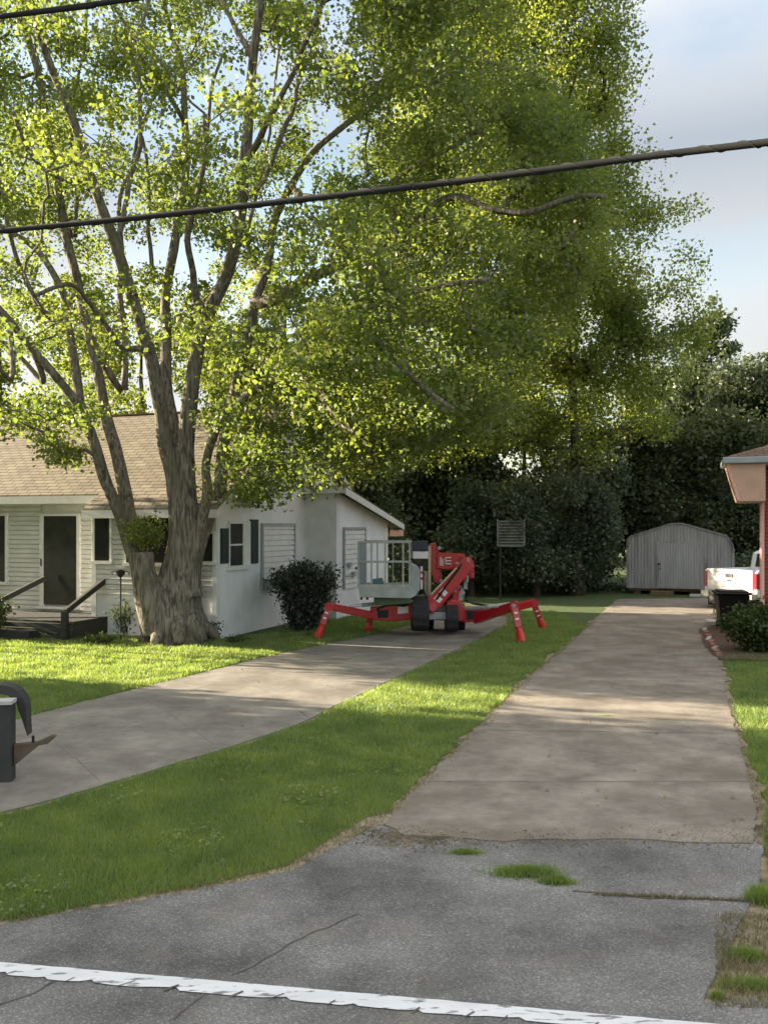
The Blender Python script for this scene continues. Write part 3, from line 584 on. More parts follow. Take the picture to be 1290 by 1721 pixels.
# ------------------------------------------------------------------ pickup truck
TL = P(1183, 957, 27.8); trz = -R(62); TW = 1.95
tr = Matrix.Rotation(trz, 3, 'Z'); c = Vector((TL.x, TL.y, 0))+tr @ Vector((TW/2, 0, 0))
truck = thing('pickup_truck', 'white pickup truck parked beside the metal shed, rear end showing', 'pickup truck', (c.x, c.y, -.14), trz)
h = TW/2
mb = MB()
for s in (-1, 1):
    pr = [(0,.62),(0.02,1.30),(.1,1.34),(2.0,1.34),(2.0,.55),(1.72,.5),(1.62,.86),(1.35,1.02),(1.08,1.0),(.85,.82),(.75,.52),(.1,.5)]
    mb.prism_x(pr, s*h-(.10 if s > 0 else 0), s*h+(0 if s > 0 else .10))
mb.box(-h+.1, h-.1, .1, 2.0, .62, .70); mb.box(-h+.1,h-.1,1.93,2.0,.7,1.34); mb.build('bed', M['truckwhite'], truck, bevel=.02)
mb = MB(); mb.box(-h+.13, h-.13, -.03, .05, .70, 1.33); mb.box(-h+.13,h-.13,-.05,-.0,1.27,1.35); tg = mb.build('tailgate', M['truckwhite'], truck, bevel=.02)
mb = MB(); mb.box(-.14,.14,-.06,-.032,1.11,1.22); mb.box(-.09,.09,-.05,-.032,.99,1.03); mb.build('handle', M['black'], tg)
for s in (-1,1):
    mb = MB(); mb.box(s*h-(.13 if s > 0 else -.015), s*h+(.015 if s > 0 else .13), -.035, .20, .80, 1.26); mb.build('tail_light', M['taillight'], truck, bevel=.02)
mb = MB(); mb.box(-h, -.62, -.2, -.0, .48, .68); mb.build('bumper', M['chrome'], truck, bevel=.03); mb = MB(); mb.box(.62, h, -.2, -.0, .48, .68); mb.build('bumper', M['chrome'], truck, bevel=.03)
mb = MB(); mb.box(-h+.12,h-.12,.02,.3,.22,.5); mb.box(-.618,.618,-.21,0,.30,.67); mb.build('undertray', M['black'], truck)
mb = MB(); mb.box(-.155,.155,-.235,-.22,.40,.56); plate = mb.build('licence_plate', mat('plate_grey', (.5,.5,.52), .5, (.35,.35,.38), 30), truck)
cab = [(2.0,.5),(2.0,1.34),(2.12,1.80),(2.35,1.88),(3.5,1.88),(3.9,1.82),(4.5,1.30),(5.6,1.22),(5.8,1.0),(5.85,.55),(5.3,.5),(5.15,.85),(4.85,1.0),(4.5,.98),(4.28,.8),(4.2,.5)]
mb = MB(); mb.prism_x(cab, -h+.03, h-.03); mb.build('cab', M['truckwhite'], truck, bevel=.05)
mb = MB(); mb.prism_x([(2.0,1.36),(2.10,1.76),(2.08,1.77),(1.98,1.37)], -.72, .72); mb.build('rear_window', M['darkglass'], truck)
for s in (-1,1):
    mb = MB(); mb.prism_x([(2.25,1.36),(2.32,1.78),(3.5,1.80),(3.85,1.74),(4.3,1.34)], s*(h-.031), s*(h-.022)); mb.build('side_window', M['darkglass'], truck)
mb = MB(); mb.box(-.1,.1,2.3,2.36,1.89,1.94); mb.build('roof_light', mat('amber_lens', (.7,.35,.05), .3), truck)
for y in (1.2, 4.7):
    for s in (-1,1):
        mb = MB(); mb.cyl((s*(h-.26),y,.38),(s*(h-.02),y,.38),.38,24); wh = mb.build('wheel', M['rubber'], truck, bevel=.02)
        mb = MB(); mb.cyl((s*(h-.03),y,.38),(s*(h-.01),y,.38),.24,16); mb.build('rim', M['chrome'], wh)

# ------------------------------------------------------------------ wheelie bin, block, bricks, board, lantern
b0 = G(1228, 1056)
tb = thing('trash_bin', 'black plastic trash bin standing on the driveway edge before the truck', 'trash bin', (b0.x, b0.y, 0), -.2)
mb = MB(); s0, s1, hh = .27, .37, .84
mb.add([(-s0,-s0,.05),(s0,-s0,.05),(s0,s0,.05),(-s0,s0,.05),(-s1,-s1,hh),(s1,-s1,hh),(s1,s1,hh),(-s1,s1,hh)], [(3,2,1,0),(4,5,6,7),(0,1,5,4),(1,2,6,5),(2,3,7,6),(3,0,4,7)]); mb.build('body', M['black'], tb, bevel=.03)
mb = MB(); mb.box(-.40,.40,-.42,.40,.845,.90); mb.box(-.34,.34,-.34,.34,.90,.94); mb.build('lid', M['black'], tb, bevel=.02)
for s in (-1,1):
    mb = MB(); mb.cyl((s*.31,.24,.09),(s*.25,.24,.09),.09,14); mb.build('wheel', M['rubber'], tb)
mb = MB(); mb.cyl((-.3,.43,.8),(.3,.43,.8),.018,8); mb.build('handle', M['black'], tb)
b0 = G(1199, 1052); mb = MB(); mb.box(-.18,.14,-.12,.5,.03,.12); tag(mb.build('stone_block', M['pale_block'], loc=(b0.x,b0.y,0), rz=-.3, bevel=.01), 'pale concrete block at the driveway edge beside the trash bin', 'block')
bl = ['loose red edging brick nearest the trash bin','second loose edging brick behind the shrub, tilted','third pale-topped brick in the driveway edging row','fourth edging brick, lying crosswise in the mulch','fifth edging brick from the bin, half sunk','sixth edging brick from the bin, leaning left','seventh edging brick beside the shrub','eighth edging brick, second from the lawn end','edging brick at the lawn end of the row']
for k in range(9):
    px, py = 1184+k*2.9+random.uniform(-2,2), 1062+k*5.2; p = G(px, py); mb = MB(); mb.box(-.1,.1,-.048,.048,0,.062)
    o = mb.build('edging_brick', M['brick_loose' if k % 3 else 'pale_block'], bevel=.006); o.location = (p.x,p.y,.02); o.rotation_euler = (random.uniform(-.25,.25), random.uniform(-.35,.2), random.uniform(.6,1.7)); tag(o, bl[k], 'brick', 'loose bricks edging the driveway')
# slatted board on a post
b0 = Vector(((840-CX)/FP*30.7, 30.7)); bd = thing('board_on_post', 'pale slatted board on a thin metal pole before the dark trees', 'board', (b0.x,b0.y,0))
mb = MB(); mb.cyl((0,0,0),(0,0,1.9),.035,10); mb.build('pole', M['wood_dark'], bd)
mb = MB(); zt0, zb0 = zz(873,30.7), zz(918,30.7); k = 9
for i in range(k):
    z = zb0+(zt0-zb0)*i/k; mb.box(-.12,.85,-.06,-.035,z,z+(zt0-zb0)/k*.62)
mb.build('slats', mat('weathered_slats', (.20,.21,.20), .8, (.13,.14,.13), 4), bd); mb = MB(); mb.box(-.12,-.07,-.034,.0,zb0,zt0); mb.box(.80,.85,-.034,0,zb0,zt0); mb.box(-.06,.79,-.03,0,zb0-.02,zb0+.03); mb.build('frame', M['greytrim'], bd)
# garden lantern hook
b0 = G(203, 1078); gl = thing('garden_lantern', 'thin black garden lantern post beside the maple trunk', 'lantern', (b0.x,b0.y,0))
hz = zz(962, b0.y); mb = MB(); mb.cyl((0,0,0),(0,0,hz-.08),.018,8); mb.build('post', M['black'], gl)
mb = MB(); mb.tube([(0,0,hz-.1),(0,0,hz-.05),(0,0,hz+.03),(0,0,hz+.06)],[.03,.09,.10,.02],12); mb.build('lamp_head', M['black'], gl)
mb = MB(); mb.tube([(0,0,hz-.02),(-.12,0,hz+.03),(-.2,0,hz+.0),(-.17,0,hz-.05)],.01,6); mb.tube([(0,0,hz-.02),(.12,0,hz+.03),(.2,0,hz+.0),(.17,0,hz-.05)],.01,6); mb.build('scroll', M['black'], gl)
# mailbox
mD = 8.7; mx = (0-CX)/FP*mD; mbx = thing('mailbox', 'charcoal mailbox on a square post with brown bracket at the left edge', 'mailbox', (mx, mD, 0), .12)
S = mD/FP
mb = MB(); mb.box(-.14,22*S,-.07,.09,.0,zz(1183,mD)); mb.build('post', M['mail'], mbx, bevel=.012)
mb = MB(); mb.box(-.15,23*S,-.085,.10,zz(1183,mD)+.002,zz(1176,mD)); mb.build('post_cap', M['pale_block'], mbx, bevel=.004)
arch = [(-.22,zz(1240,mD))]+[(-.03+.245*math.cos(a)*-1, zz(1195,mD)+.235*math.sin(a)) for a in np.linspace(.0,math.pi,13)]+[(39*S,zz(1244,mD)),(30*S,zz(1215,mD))]
arch = arch+[(-.03+.17*math.cos(a), zz(1200,mD)+.17*math.sin(a)) for a in np.linspace(.05,math.pi-.05,9)]
mb = MB(); mb.prism(arch, .12, .30); mb.build('arched_shell', M['mail'], mbx, bevel=.006)
mb = MB(); mb.prism([(23*S,zz(1252,mD)),(60*S,zz(1249,mD)),(84*S,zz(1238,mD)),(92*S,zz(1240,mD)),(78*S,zz(1252,mD)),(64*S,zz(1254,mD)),(23*S,zz(1288,mD))][::-1], -.02, .06); mb.build('bracket', M['brownwood'], mbx, bevel=.006)
mb = MB(); mb.cyl((54*S,.0,zz(1249,mD)),(54*S,.0,zz(1238,mD)),.014,8); mb.build('knob', M['black'], mbx)

# ------------------------------------------------------------------ overhead cables
def catmull(p, k=14):
    out = []
    for i in range(len(p)-1):
        a, b, c, d = p[max(i-1,0)], p[i], p[i+1], p[min(i+2,len(p)-1)]
        for j in range(k):
            t = j/k; out.append(.5*((2*b)+(-a+c)*t+(2*a-5*b+4*c-d)*t*t+(-a+3*b-3*c+d)*t**3))
    return out+[p[-1]]
cp = [(-60,393),(0,388),(210,368),(420,345),(640,320),(840,296),(1080,264),(1290,239),(1400,224)]
pts = [P(x, y, 6.6-(x/1290)*2.0) for x, y in cp]
e0 = (pts[0]-pts[1]).normalized(); e1 = (pts[-1]-pts[-2]).normalized()
pts = [pts[0]+e0*18+Vector((0,0,1.2))]+[pts[0]+e0*6]+pts+[pts[-1]+e1*3, pts[-1]+e1*14+Vector((0,0,.8))]
cc = catmull(pts)
cb = thing('utility_cable', 'thick black bundled cable sagging across the whole view', 'cable', tuple(cc[40]))
inv = Vector(cc[40])
mb = MB(); mb.tube([p-inv for p in cc], .021, 8); mb.build('main_cable', M['cable'], cb, smooth=True)
mb = MB(); tw = []
for i in range(len(cc)*4-4):
    a, f = divmod(i, 4); p = Vector(cc[a]).lerp(cc[a+1], f/4); th = i*.35; tw.append(p-inv+Vector((0, math.cos(th), math.sin(th)))*.0195)
mb.tube(tw, .0055, 5); mb.build('lashing_wire', M['cable'], cb, smooth=True)
cp = [(-60,35),(0,28),(120,12),(240,-4),(420,-30)]
pts = [P(x, y, 8) for x, y in cp]; e0 = (pts[0]-pts[1]).normalized(); e1 = (pts[-1]-pts[-2]).normalized(); pts = [pts[0]+e0*15]+pts+[pts[-1]+e1*15]
mb = MB(); mb.tube(catmull(pts), .022, 8); tag(mb.build('power_line', M['cable'], smooth=True), 'upper black wire crossing the top left corner', 'cable')

# ------------------------------------------------------------------ red spider lift
LDp = 20.8; root = Vector(((735-CX)/FP*LDp, LDp, 0))
lift = thing('spider_lift', 'red spider lift with grey basket raised on four splayed outriggers on the driveway', 'aerial lift', tuple(root))
def q(px, py, dy=0.0): return P(px, py, LDp+dy)-root
def wheel(px, py, dy, r=.36, wd=.30):
    c = q(px, py, dy); mb = MB(); n = 40; vs = []; 
    profw = [(-.5,.72),(-.5,.93),(-.38,1.0),(.38,1.0),(.5,.93),(.5,.72)]
    for i in range(n):
        a = 2*math.pi*i/n
        for x, k in profw:
            rr = r*k*(1.0 if (i % 4) < 2 or k < .95 else .955); vs.append((c.x+x*wd, c.y+math.cos(a)*rr, c.z+math.sin(a)*rr))
    m_ = len(profw); fs = []
    for i in range(n):
        j = (i+1) % n
        for k in range(m_-1): fs.append((i*m_+k, i*m_+k+1, j*m_+k+1, j*m_+k))
        fs.append((i*m_+m_-1, i*m_, j*m_, j*m_+m_-1))
    mb.add(vs, fs); w_ = mb.build('tyre', M['rubber'], lift)
    mb = MB(); mb.cyl((c.x-wd*.42,c.y,c.z),(c.x+wd*.42,c.y,c.z),r*.715,20); mb.cyl((c.x-wd*.5,c.y,c.z),(c.x+wd*.5,c.y,c.z),r*.3,12); mb.build('hub', M['red'], w_)
wheel(705, 1031, -.35, .40, .40); wheel(717, 1034, .75, .36, .30); wheel(758, 1036, -.3, .36, .28); wheel(770, 1037, .75, .34, .28)
mb = MB(); a = q(718,1030,.2); b = q(755,1030,.2); mb.bar(a, b, 1.3, .16); mb.cyl(q(705,1038,-.3), q(765,1040,-.3), .05, 10); mb.cyl(q(705,1038,.75), q(765,1040,.75), .05, 10); mb.build('axle_frame', M['greytrim'], lift)
# central red body right of the tyres + fender + turntable
mb = MB()
def poly(mb, pts, d0, d1):
    vs = [q(x,y,d0) for x,y in pts]+[q(x,y,d0)+Vector((0,d1-d0,0)) for x,y in pts]; n = len(pts)
    return mb.add(vs, [tuple(range(n)), tuple(reversed(range(n,2*n)))]+[(i,(i+1)%n,(i+1)%n+n,i+n) for i in range(n)])
poly(mb, [(750,1012),(757,1007),(772,1010),(780,1020),(781,1040),(774,1046),(764,1040),(748,1038)], -.50, .75); mb.build('body_shell', M['red'], lift, bevel=.03)
mb = MB(); poly(mb, [(735,1014),(752,1012),(752,1036),(731,1036)], -.2, .6); mb.build('engine_cover', M['grp'], lift, bevel=.02)
mb = MB(); poly(mb, [(762,988),(776,984),(781,996),(779,1010),(764,1012)], -.1, .25); mb.build('valve_block', M['alu'], lift, bevel=.02)
# left chassis box and beam stubs
mb = MB(); poly(mb, [(622,1020),(690,1014),(694,1018),(694,1042),(664,1044),(622,1042)], -.25, .25); lb = mb.build('left_beam_box', M['red'], lift, bevel=.02)
mb = MB(); poly(mb, [(634,1026),(652,1025),(652,1038),(634,1039)], -.262, -.252); mb.build('beam_pocket', M['rubber'], lb)
mb = MB(); poly(mb, [(778,1022),(812,1022),(826,1034),(812,1044),(778,1047)], -.25, .25); rb = mb.build('right_beam_box', M['red'], lift, bevel=.02)
# outriggers
def outrigger(a, knee, mid, foot, w1, w2, stripes, cyl):
    root_ = MB(); root_.bar(a, knee, w1, w1*1.15, w2=w2, h2=w2*1.2); o = root_.build('outrigger', M['red'], lift, bevel=.015)
    kx = MB(); kx.cyl(knee+Vector((0,-w2*.75,0)), knee+Vector((0,w2*.75,0)), w2*.72, 14); kx.build('knee_joint', M['red'], o)
    lg = MB(); lg.bar(knee, mid, w2*1.05, w2*1.05, up=(0,1,0), w2=w2*.95, h2=w2*.95); lg.build('leg', M['red'], o, bevel=.012)
    st = MB(); st.tube([mid, mid.lerp(foot,.35), foot+Vector((0,0,.03)), foot-Vector((0,0,.0))], [w2*.45, w2*.62, w2*.66, w2*.4], 10); st.build('foot', M['red2'], o)
    for t in stripes[:2]:
        c1 = knee.lerp(mid, t); c2 = knee.lerp(mid, t+.07); s_ = MB(); s_.bar(c1, c2, w2*.55, w2*1.09, up=(0,1,0)); s_.build('white_band', M['decal'], o)
    if cyl:
        c_ = MB(); c_.cyl(cyl[0], cyl[0].lerp(cyl[1], .62), .045, 10); c_.build('cylinder', M['greytrim'], o)
        c_ = MB(); c_.cyl(cyl[0].lerp(cyl[1], .62), cyl[1], .028, 10); c_.build('piston_rod', M['steel'], o)
def gp(px, py): 
    p = G(px, py); return p-root
fA = gp(533,1074); fB = gp(619,1062); fC = gp(876,1082); fD = gp(912,1057)
outrigger(q(624,1034,-.2), q(553,1019,-.7), fA.lerp(q(553,1019,-.7), .42), fA, .16, .135, (.35,.62,.9), (q(640,1014,-.25), q(588,1019,-.5)))
outrigger(q(664,1030,.3), q(622,1034,.8), fB.lerp(q(622,1034,.8), .5), fB, .20, .15, (), (q(660,1012,.3), q(628,1018,.7)))
outrigger(q(800,1040,-.2), q(863,1018,-1.3), fC.lerp(q(863,1018,-1.3), .40), fC, .20, .14, (.35,.62,.88), (q(780,1023,-.3), q(850,1019,-1.1)))
outrigger(q(800,1036,.25), q(896,1013,1.0), fD.lerp(q(896,1013,1.0), .42), fD, .20, .14, (.5,.8), (q(815,1020,.3), q(868,1015,.8)))
mb = MB(); mb.bar(q(836,1018,-.6), q(868,1014,-.75), .10, .10); mb.build('cylinder_guard', M['steel'], lift)
# booms
mb = MB(); mb.bar(q(727,1014,-.35), q(788,945,-.35), .34, .40, up=(0,1,0), w2=.30, h2=.36); bo = mb.build('lower_boom', M['red'], lift, bevel=.02)
mb = MB(); mb.bar(q(724,999,-.56), q(767,954,-.56), .03, .10, up=(0,1,0)); mb.build('cream_strip', M['brass'], bo)
mb = MB(); poly(mb, [(719,1003),(727,1001),(731,1014),(729,1032),(722,1030),(718,1015)], -.56, .0); mb.build('boom_foot', M['red'], bo, bevel=.02)
mb = MB(); mb.cyl(q(727,1020,-.6), q(727,1020,.1), .10, 14); mb.build('pivot', M['red'], bo)
for (x0,y0) in ((733,1010),(742,999)):   # white lettering patches, illegible in the photo
    mb = MB(); mb.bar(q(x0,y0,-.545), q(x0+6,y0-7,-.545), .16, .015, up=(0,1,0)); mb.build('white_decal', M['decal'], bo)
mb = MB(); poly(mb, [(722,914),(731,912),(737,930),(742,968),(738,985),(730,978),(724,960)], -.05, .18); ub = mb.build('upper_arm', M['red'], lift, bevel=.015)
mb = MB(); mb.bar(q(734,920,-.06), q(741,978,-.06), .035, .03); mb.build('edge_plate', M['red2'], ub)
mb = MB(); mb.bar(q(721.5,917,-.1), q(721.5,1003,-.1), .05, .06); mb.bar(q(716,960,0), q(716,1012,0), .07, .1); mb.build('mast_post', M['brass'], lift)
mb = MB(); mb.bar(q(733,942,.05), q(779,944,.05), .34, .38); tb2 = mb.build('top_boom', M['red'], lift, bevel=.02)
mb = MB(); mb.bar(q(765,946,-.12), q(774,947,-.12), .09, .05); mb.build('link_pin', M['brass'], tb2)
# white characters on the top boom: blurred figure group
def seg(mb, x0, y0, x1, y1, t=.8): mb.bar(q(x0,y0,-.112), q(x1,y1,-.112), .012, t*.0139, up=(0,1,0)) if False else poly(mb, [(min(x0,x1)-t/2,min(y0,y1)-t/2),(max(x0,x1)+t/2,min(y0,y1)-t/2),(max(x0,x1)+t/2,max(y0,y1)+t/2),(min(x0,x1)-t/2,max(y0,y1)+t/2)], -.150, -.138)
mb = MB()
for a in ((740,937,740,950),(743.5,940,743.5,950),(748,937,757,937),(748,942.5,757,942.5),(748,947.5,757,947.5),(748,937,748,947.5)): seg(mb, *a, 1.6)
mb.build('white_marking', M['decal'], tb2)
mb = MB(); poly(mb, [(771,936),(790,936),(796,946),(797,972),(789,972),(786,950),(771,950)], -.15, .15); hd = mb.build('boom_head', M['red'], lift, bevel=.02)
mb = MB(); mb.bar(q(786,938,-.18), q(785,978,-.18), .05, .04); mb.build('chain_guide', M['brass'], hd)
mb = MB(); mb.bar(q(783,972,-.1), q(781,990,-.1), .09, .08); mb.build('sensor_box', M['greytrim'], hd)
mb = MB(); poly(mb, [(752,985),(762,975),(772,990),(770,1012),(752,1014)], -.2, .25); mb.build('turret', M['red'], lift, bevel=.02)
mb = MB(); mb.cyl(q(755,1001,-.24), q(755,1001,.3), .09, 14); mb.build('turret_pin', M['rubber'], lift)
mb = MB(); mb.tube([q(772,960,-.2),q(776,975,-.25),q(773,990,-.2),q(768,1000,-.1)], .014, 6); mb.build('hose', M['black'], lift); mb = MB(); mb.tube([q(708,945,-.3),q(712,965,-.35),q(709,985,-.3),q(716,1004,-.2)], .014, 6); mb.build('hose', M['black'], lift)
mb = MB(); mb.cyl(q(740,1008,-.05), q(762,972,-.05), .07, 12); mb.build('lift_cylinder', M['greytrim'], lift)
mb = MB(); mb.cyl(q(762,972,-.05), q(777,950,-.05), .04, 10); mb.build('cylinder_rod', M['steel'], lift)
for x_, y_, d_y in ((786,944,-.37),(727,1019,-.55),(738,921,-.08),(741,976,-.08),(764,992,-.22),(863,1018,-1.39)):
    MB().cyl(q(x_,y_,d_y), q(x_,y_,d_y-.03), .045, 10).build('pin_bolt', M['greytrim'], lift)
for k_ in range(3):
    mb = MB(); mb.tube(catmull([q(779+k_*2,1008,-.2),q(790+k_*2,1013+k_,-.32),q(812,1016+k_,-.35),q(832,1022+k_,-.5)], 5), .012, 5); mb.build('hose', M['black'], lift)
    mb = MB(); mb.tube(catmull([q(694-k_*2,1010,-.2),q(680,1017+k_,-.32),q(655,1015+k_,-.35),q(632,1024+k_,-.4)], 5), .012, 5); mb.build('hose', M['black'], lift)
    mb = MB(); mb.tube(catmull([q(731+k_*1.5,1008,-.57),q(748+k_,985,-.60),q(770+k_,955,-.57),q(781,938,-.4),q(790,950,-.2)], 5), .010, 5); mb.build('hose', M['black'], lift)
mb = MB(); poly(mb, [(784,1026),(806,1028),(818,1035),(806,1040),(784,1042)], -.262, -.251); mb.build('beam_pocket', M['rubber'], rb)
mb = MB(); poly(mb, [(752,1018),(766,1016),(770,1028),(756,1032)], -.515, -.501); mb.build('side_vent', M['rubber'], lift)
mb = MB(); poly(mb, [(668,1020),(686,1019),(686,1030),(668,1032)], -.262, -.252); mb.build('warning_decal', M['decal'], lb)
mb = MB(); mb.box(-.62,-.30,-.45,.15,.50,.62,None); mb.build('underbody_tray', M['rubber'], lift)
for k_ in range(4):
    mb = MB(); c_ = q(778+k_*2.2,1006,-.3); mb.cyl(c_, c_+Vector((0,-.02,.10)), .009, 6); mb.build('control_lever', M['black'], lift)
# basket
bk = q(645, 955, -.5); bask = lift
S_ = LDp/FP
mb = MB(); dz = [q(601,983,-.8), q(689,983,-.8)]
poly(mb, [(602,984),(690,984),(700,1000),(690,1006),(604,1004)], -.95, .15); fl = mb.build('basket_floor', M['grp'], lift, bevel=.02)
mb = MB()
t = 3.0
def post(mb, x, y0, y1, dy, t=3.0): mb.bar(q(x,y0,dy), q(x,y1,dy), t*S_, t*S_)
def railb(mb, x0, x1, y, dy, t=3.6): mb.bar(q(x0,y,dy), q(x1,y,dy), t*S_, t*S_)
for x in (602, 624, 647, 677, 688): post(mb, x, 910, 985, -.9)
for y in (911, 944, 984): railb(mb, 602, 688, y, -.9)
for x in (614, 634, 660, 690): post(mb, x, 908, 985, .05, 2.4)
for y in (909, 944): railb(mb, 612, 691, y, .05, 2.4)
for y in (911, 944): mb.bar(q(602,y,-.9), q(613,y-1,.05), .04, .04); mb.bar(q(689,y,-.9), q(691,y-1,.05), .04, .04)
mb.build('basket_rails', M['alu'], lift, bevel=.008)
mb = MB(); mb.add([q(603,912,-.88),q(614,911,.03),q(614,984,.03),q(603,984,-.88)]+[v+Vector((.02,0,0)) for v in (q(603,912,-.88),q(614,911,.03),q(614,984,.03),q(603,984,-.88))], [(0,1,2,3),(7,6,5,4),(0,4,5,1),(1,5,6,2),(2,6,7,3),(3,7,4,0)]); mb.build('side_screen', M['greytrim'], lift)
mb = MB(); poly(mb, [(689,945),(700,950),(706,958),(705,992),(698,1002),(689,1002)], -.7, -.1); mb.build('basket_end_shell', M['grp'], lift, bevel=.03)
mb = MB(); poly(mb, [(692,910),(718,909),(719,925),(692,926)], -.5, 0); cp_ = mb.build('control_box', mat('navy_box', (.03,.04,.065), .4), lift, bevel=.02)
mb = MB(); poly(mb, [(694,927),(719,927),(719,939),(694,939)], -.52, 0); mb.build('white_panel', M['decal'], cp_, bevel=.01)
mb = MB(); mb.bar(q(690,940,-.45), q(712,953,-.3), .07, .07); mb.bar(q(712,940,-.2), q(709,955,-.2), .12, .08); mb.build('basket_bracket', M['black'], lift)
mb = MB(); mb.bar(q(708,952,-.4), q(708,990,-.4), .085, .05); sp = mb.build('striped_bar', M['decal'], lift)
for y in (960, 970): 
    mb = MB(); mb.bar(q(708,y,-.403), q(708,y+4,-.403), .089, .054); mb.build('red_stripe', M['red'], sp)
mb = MB(); poly(mb, [(628,1005),(690,1005),(696,1014),(640,1018),(628,1013)], -.6, .1); mb.build('basket_mount', mat('mount_green', (.10,.15,.09), .6), lift, bevel=.02)
mb = MB(); mb.bar(q(597,955,-.9), q(600,955,-.9), .06, .06); mb.bar(q(605,1006,-.85), q(609,1006,-.85), .05, .05); mb.bar(q(615,1006,-.85), q(619,1006,-.85), .05, .05); mb.build('bumper_knob', M['black'], lift)
mb = MB(); poly(mb, [(624,975),(642,972),(646,983),(624,983)], -.6, -.2); mb.build('tool_bag', mat('teal_cloth', (.12,.20,.22), .8), lift, bevel=.03)

# ------------------------------------------------------------------ trees
def remesh(o, vs, sub=0):
    md = o.modifiers.new('r', 'REMESH'); md.mode = 'VOXEL'; md.voxel_size = vs; md.use_smooth_shade = True
    s = o.modifiers.new('s', 'SMOOTH'); s.factor = .5; s.iterations = 2
    bpy.context.view_layer.update(); dg = bpy.context.evaluated_depsgraph_get(); me = bpy.data.meshes.new_from_object(o.evaluated_get(dg))
    m_ = o.data.materials[0]; o.modifiers.clear(); o.data = me
    if not me.materials: me.materials.append(m_)
    me.polygons.foreach_set('use_smooth', [True]*len(me.polygons))
class Tree:
    def __init__(s): s.pos = []; s.par = []; s.leafpts = []
    def path(s, pts, parent=-1):
        idx = []
        for p in pts:
            s.pos.append(Vector(p)); s.par.append(parent); parent = len(s.pos)-1; idx.append(parent)
        return idx
def grow(T, anchors, droop=.0, k=4, maxd=99):
    pos = np.array([tuple(p) for p in T.pos]); base = len(pos)
    cap = base+len(anchors)*k+10; buf = np.zeros((cap,3)); buf[:base] = pos; nn = base
    d0 = np.array([np.min(np.linalg.norm(pos-a, axis=1)) for a in anchors]); order = np.argsort(d0)
    br = []
    for i in order:
        a = anchors[i]; dd = buf[:nn]-a; dist = np.linalg.norm(dd, axis=1); cost = dist+.55*np.maximum(0, dd[:,2]+.25*dist)
        j = int(np.argmin(cost)); L_ = dist[j]
        if L_ > maxd: continue
        p0 = Vector(buf[j]); p1 = Vector(a); kk = max(2, min(k, int(L_/.35)+1)); par = j; sag = Vector((0,0,L_*.10)); jit = L_*.07; poly_ = [p0]
        for t in range(1, kk+1):
            f = t/kk; p = p0.lerp(p1, f)+sag*math.sin(math.pi*f)
            if t < kk: p += Vector((random.gauss(0,jit), random.gauss(0,jit), random.gauss(0,jit)))
            T.pos.append(p); T.par.append(par); buf[nn] = p; par = nn; nn += 1; poly_.append(p)
        br.append((par-kk+1, kk, j))
    return br
def twigs_mesh(T, br, nbase, rmin=.007, e=.5):
    cnt = np.zeros(len(T.pos)); tips = set(range(nbase, len(T.pos)))-set(T.par[nbase:])
    for i in range(len(T.pos)-1, nbase-1, -1):
        if cnt[i] == 0: cnt[i] = 1
        p = T.par[i]
        if p >= nbase: cnt[p] += cnt[i] if cnt[i] else 1
    mb = MB()
    for s0, kk, j in br:
        pts = [T.pos[j]]+[T.pos[s0+t] for t in range(kk)]; rr = [rmin*cnt[s0]**e*1.05]+[rmin*max(1,cnt[s0+t])**e for t in range(kk)]
        mb.tube(pts, rr, 5, cap=False)
    return mb
def leaf_positions(T, br, n, spread, flat=.6):
    out = []
    for s0, kk, j in br:
        tip = T.pos[s0+kk-1]; m_ = int(n*random.uniform(.5,1.5)); g = np.clip(rng.normal(size=(m_,3)), -1.7, 1.7)*spread*random.uniform(.65,1.3); g[:,2] *= flat
        out.append(g+np.array(tip))
    return np.vstack(out)

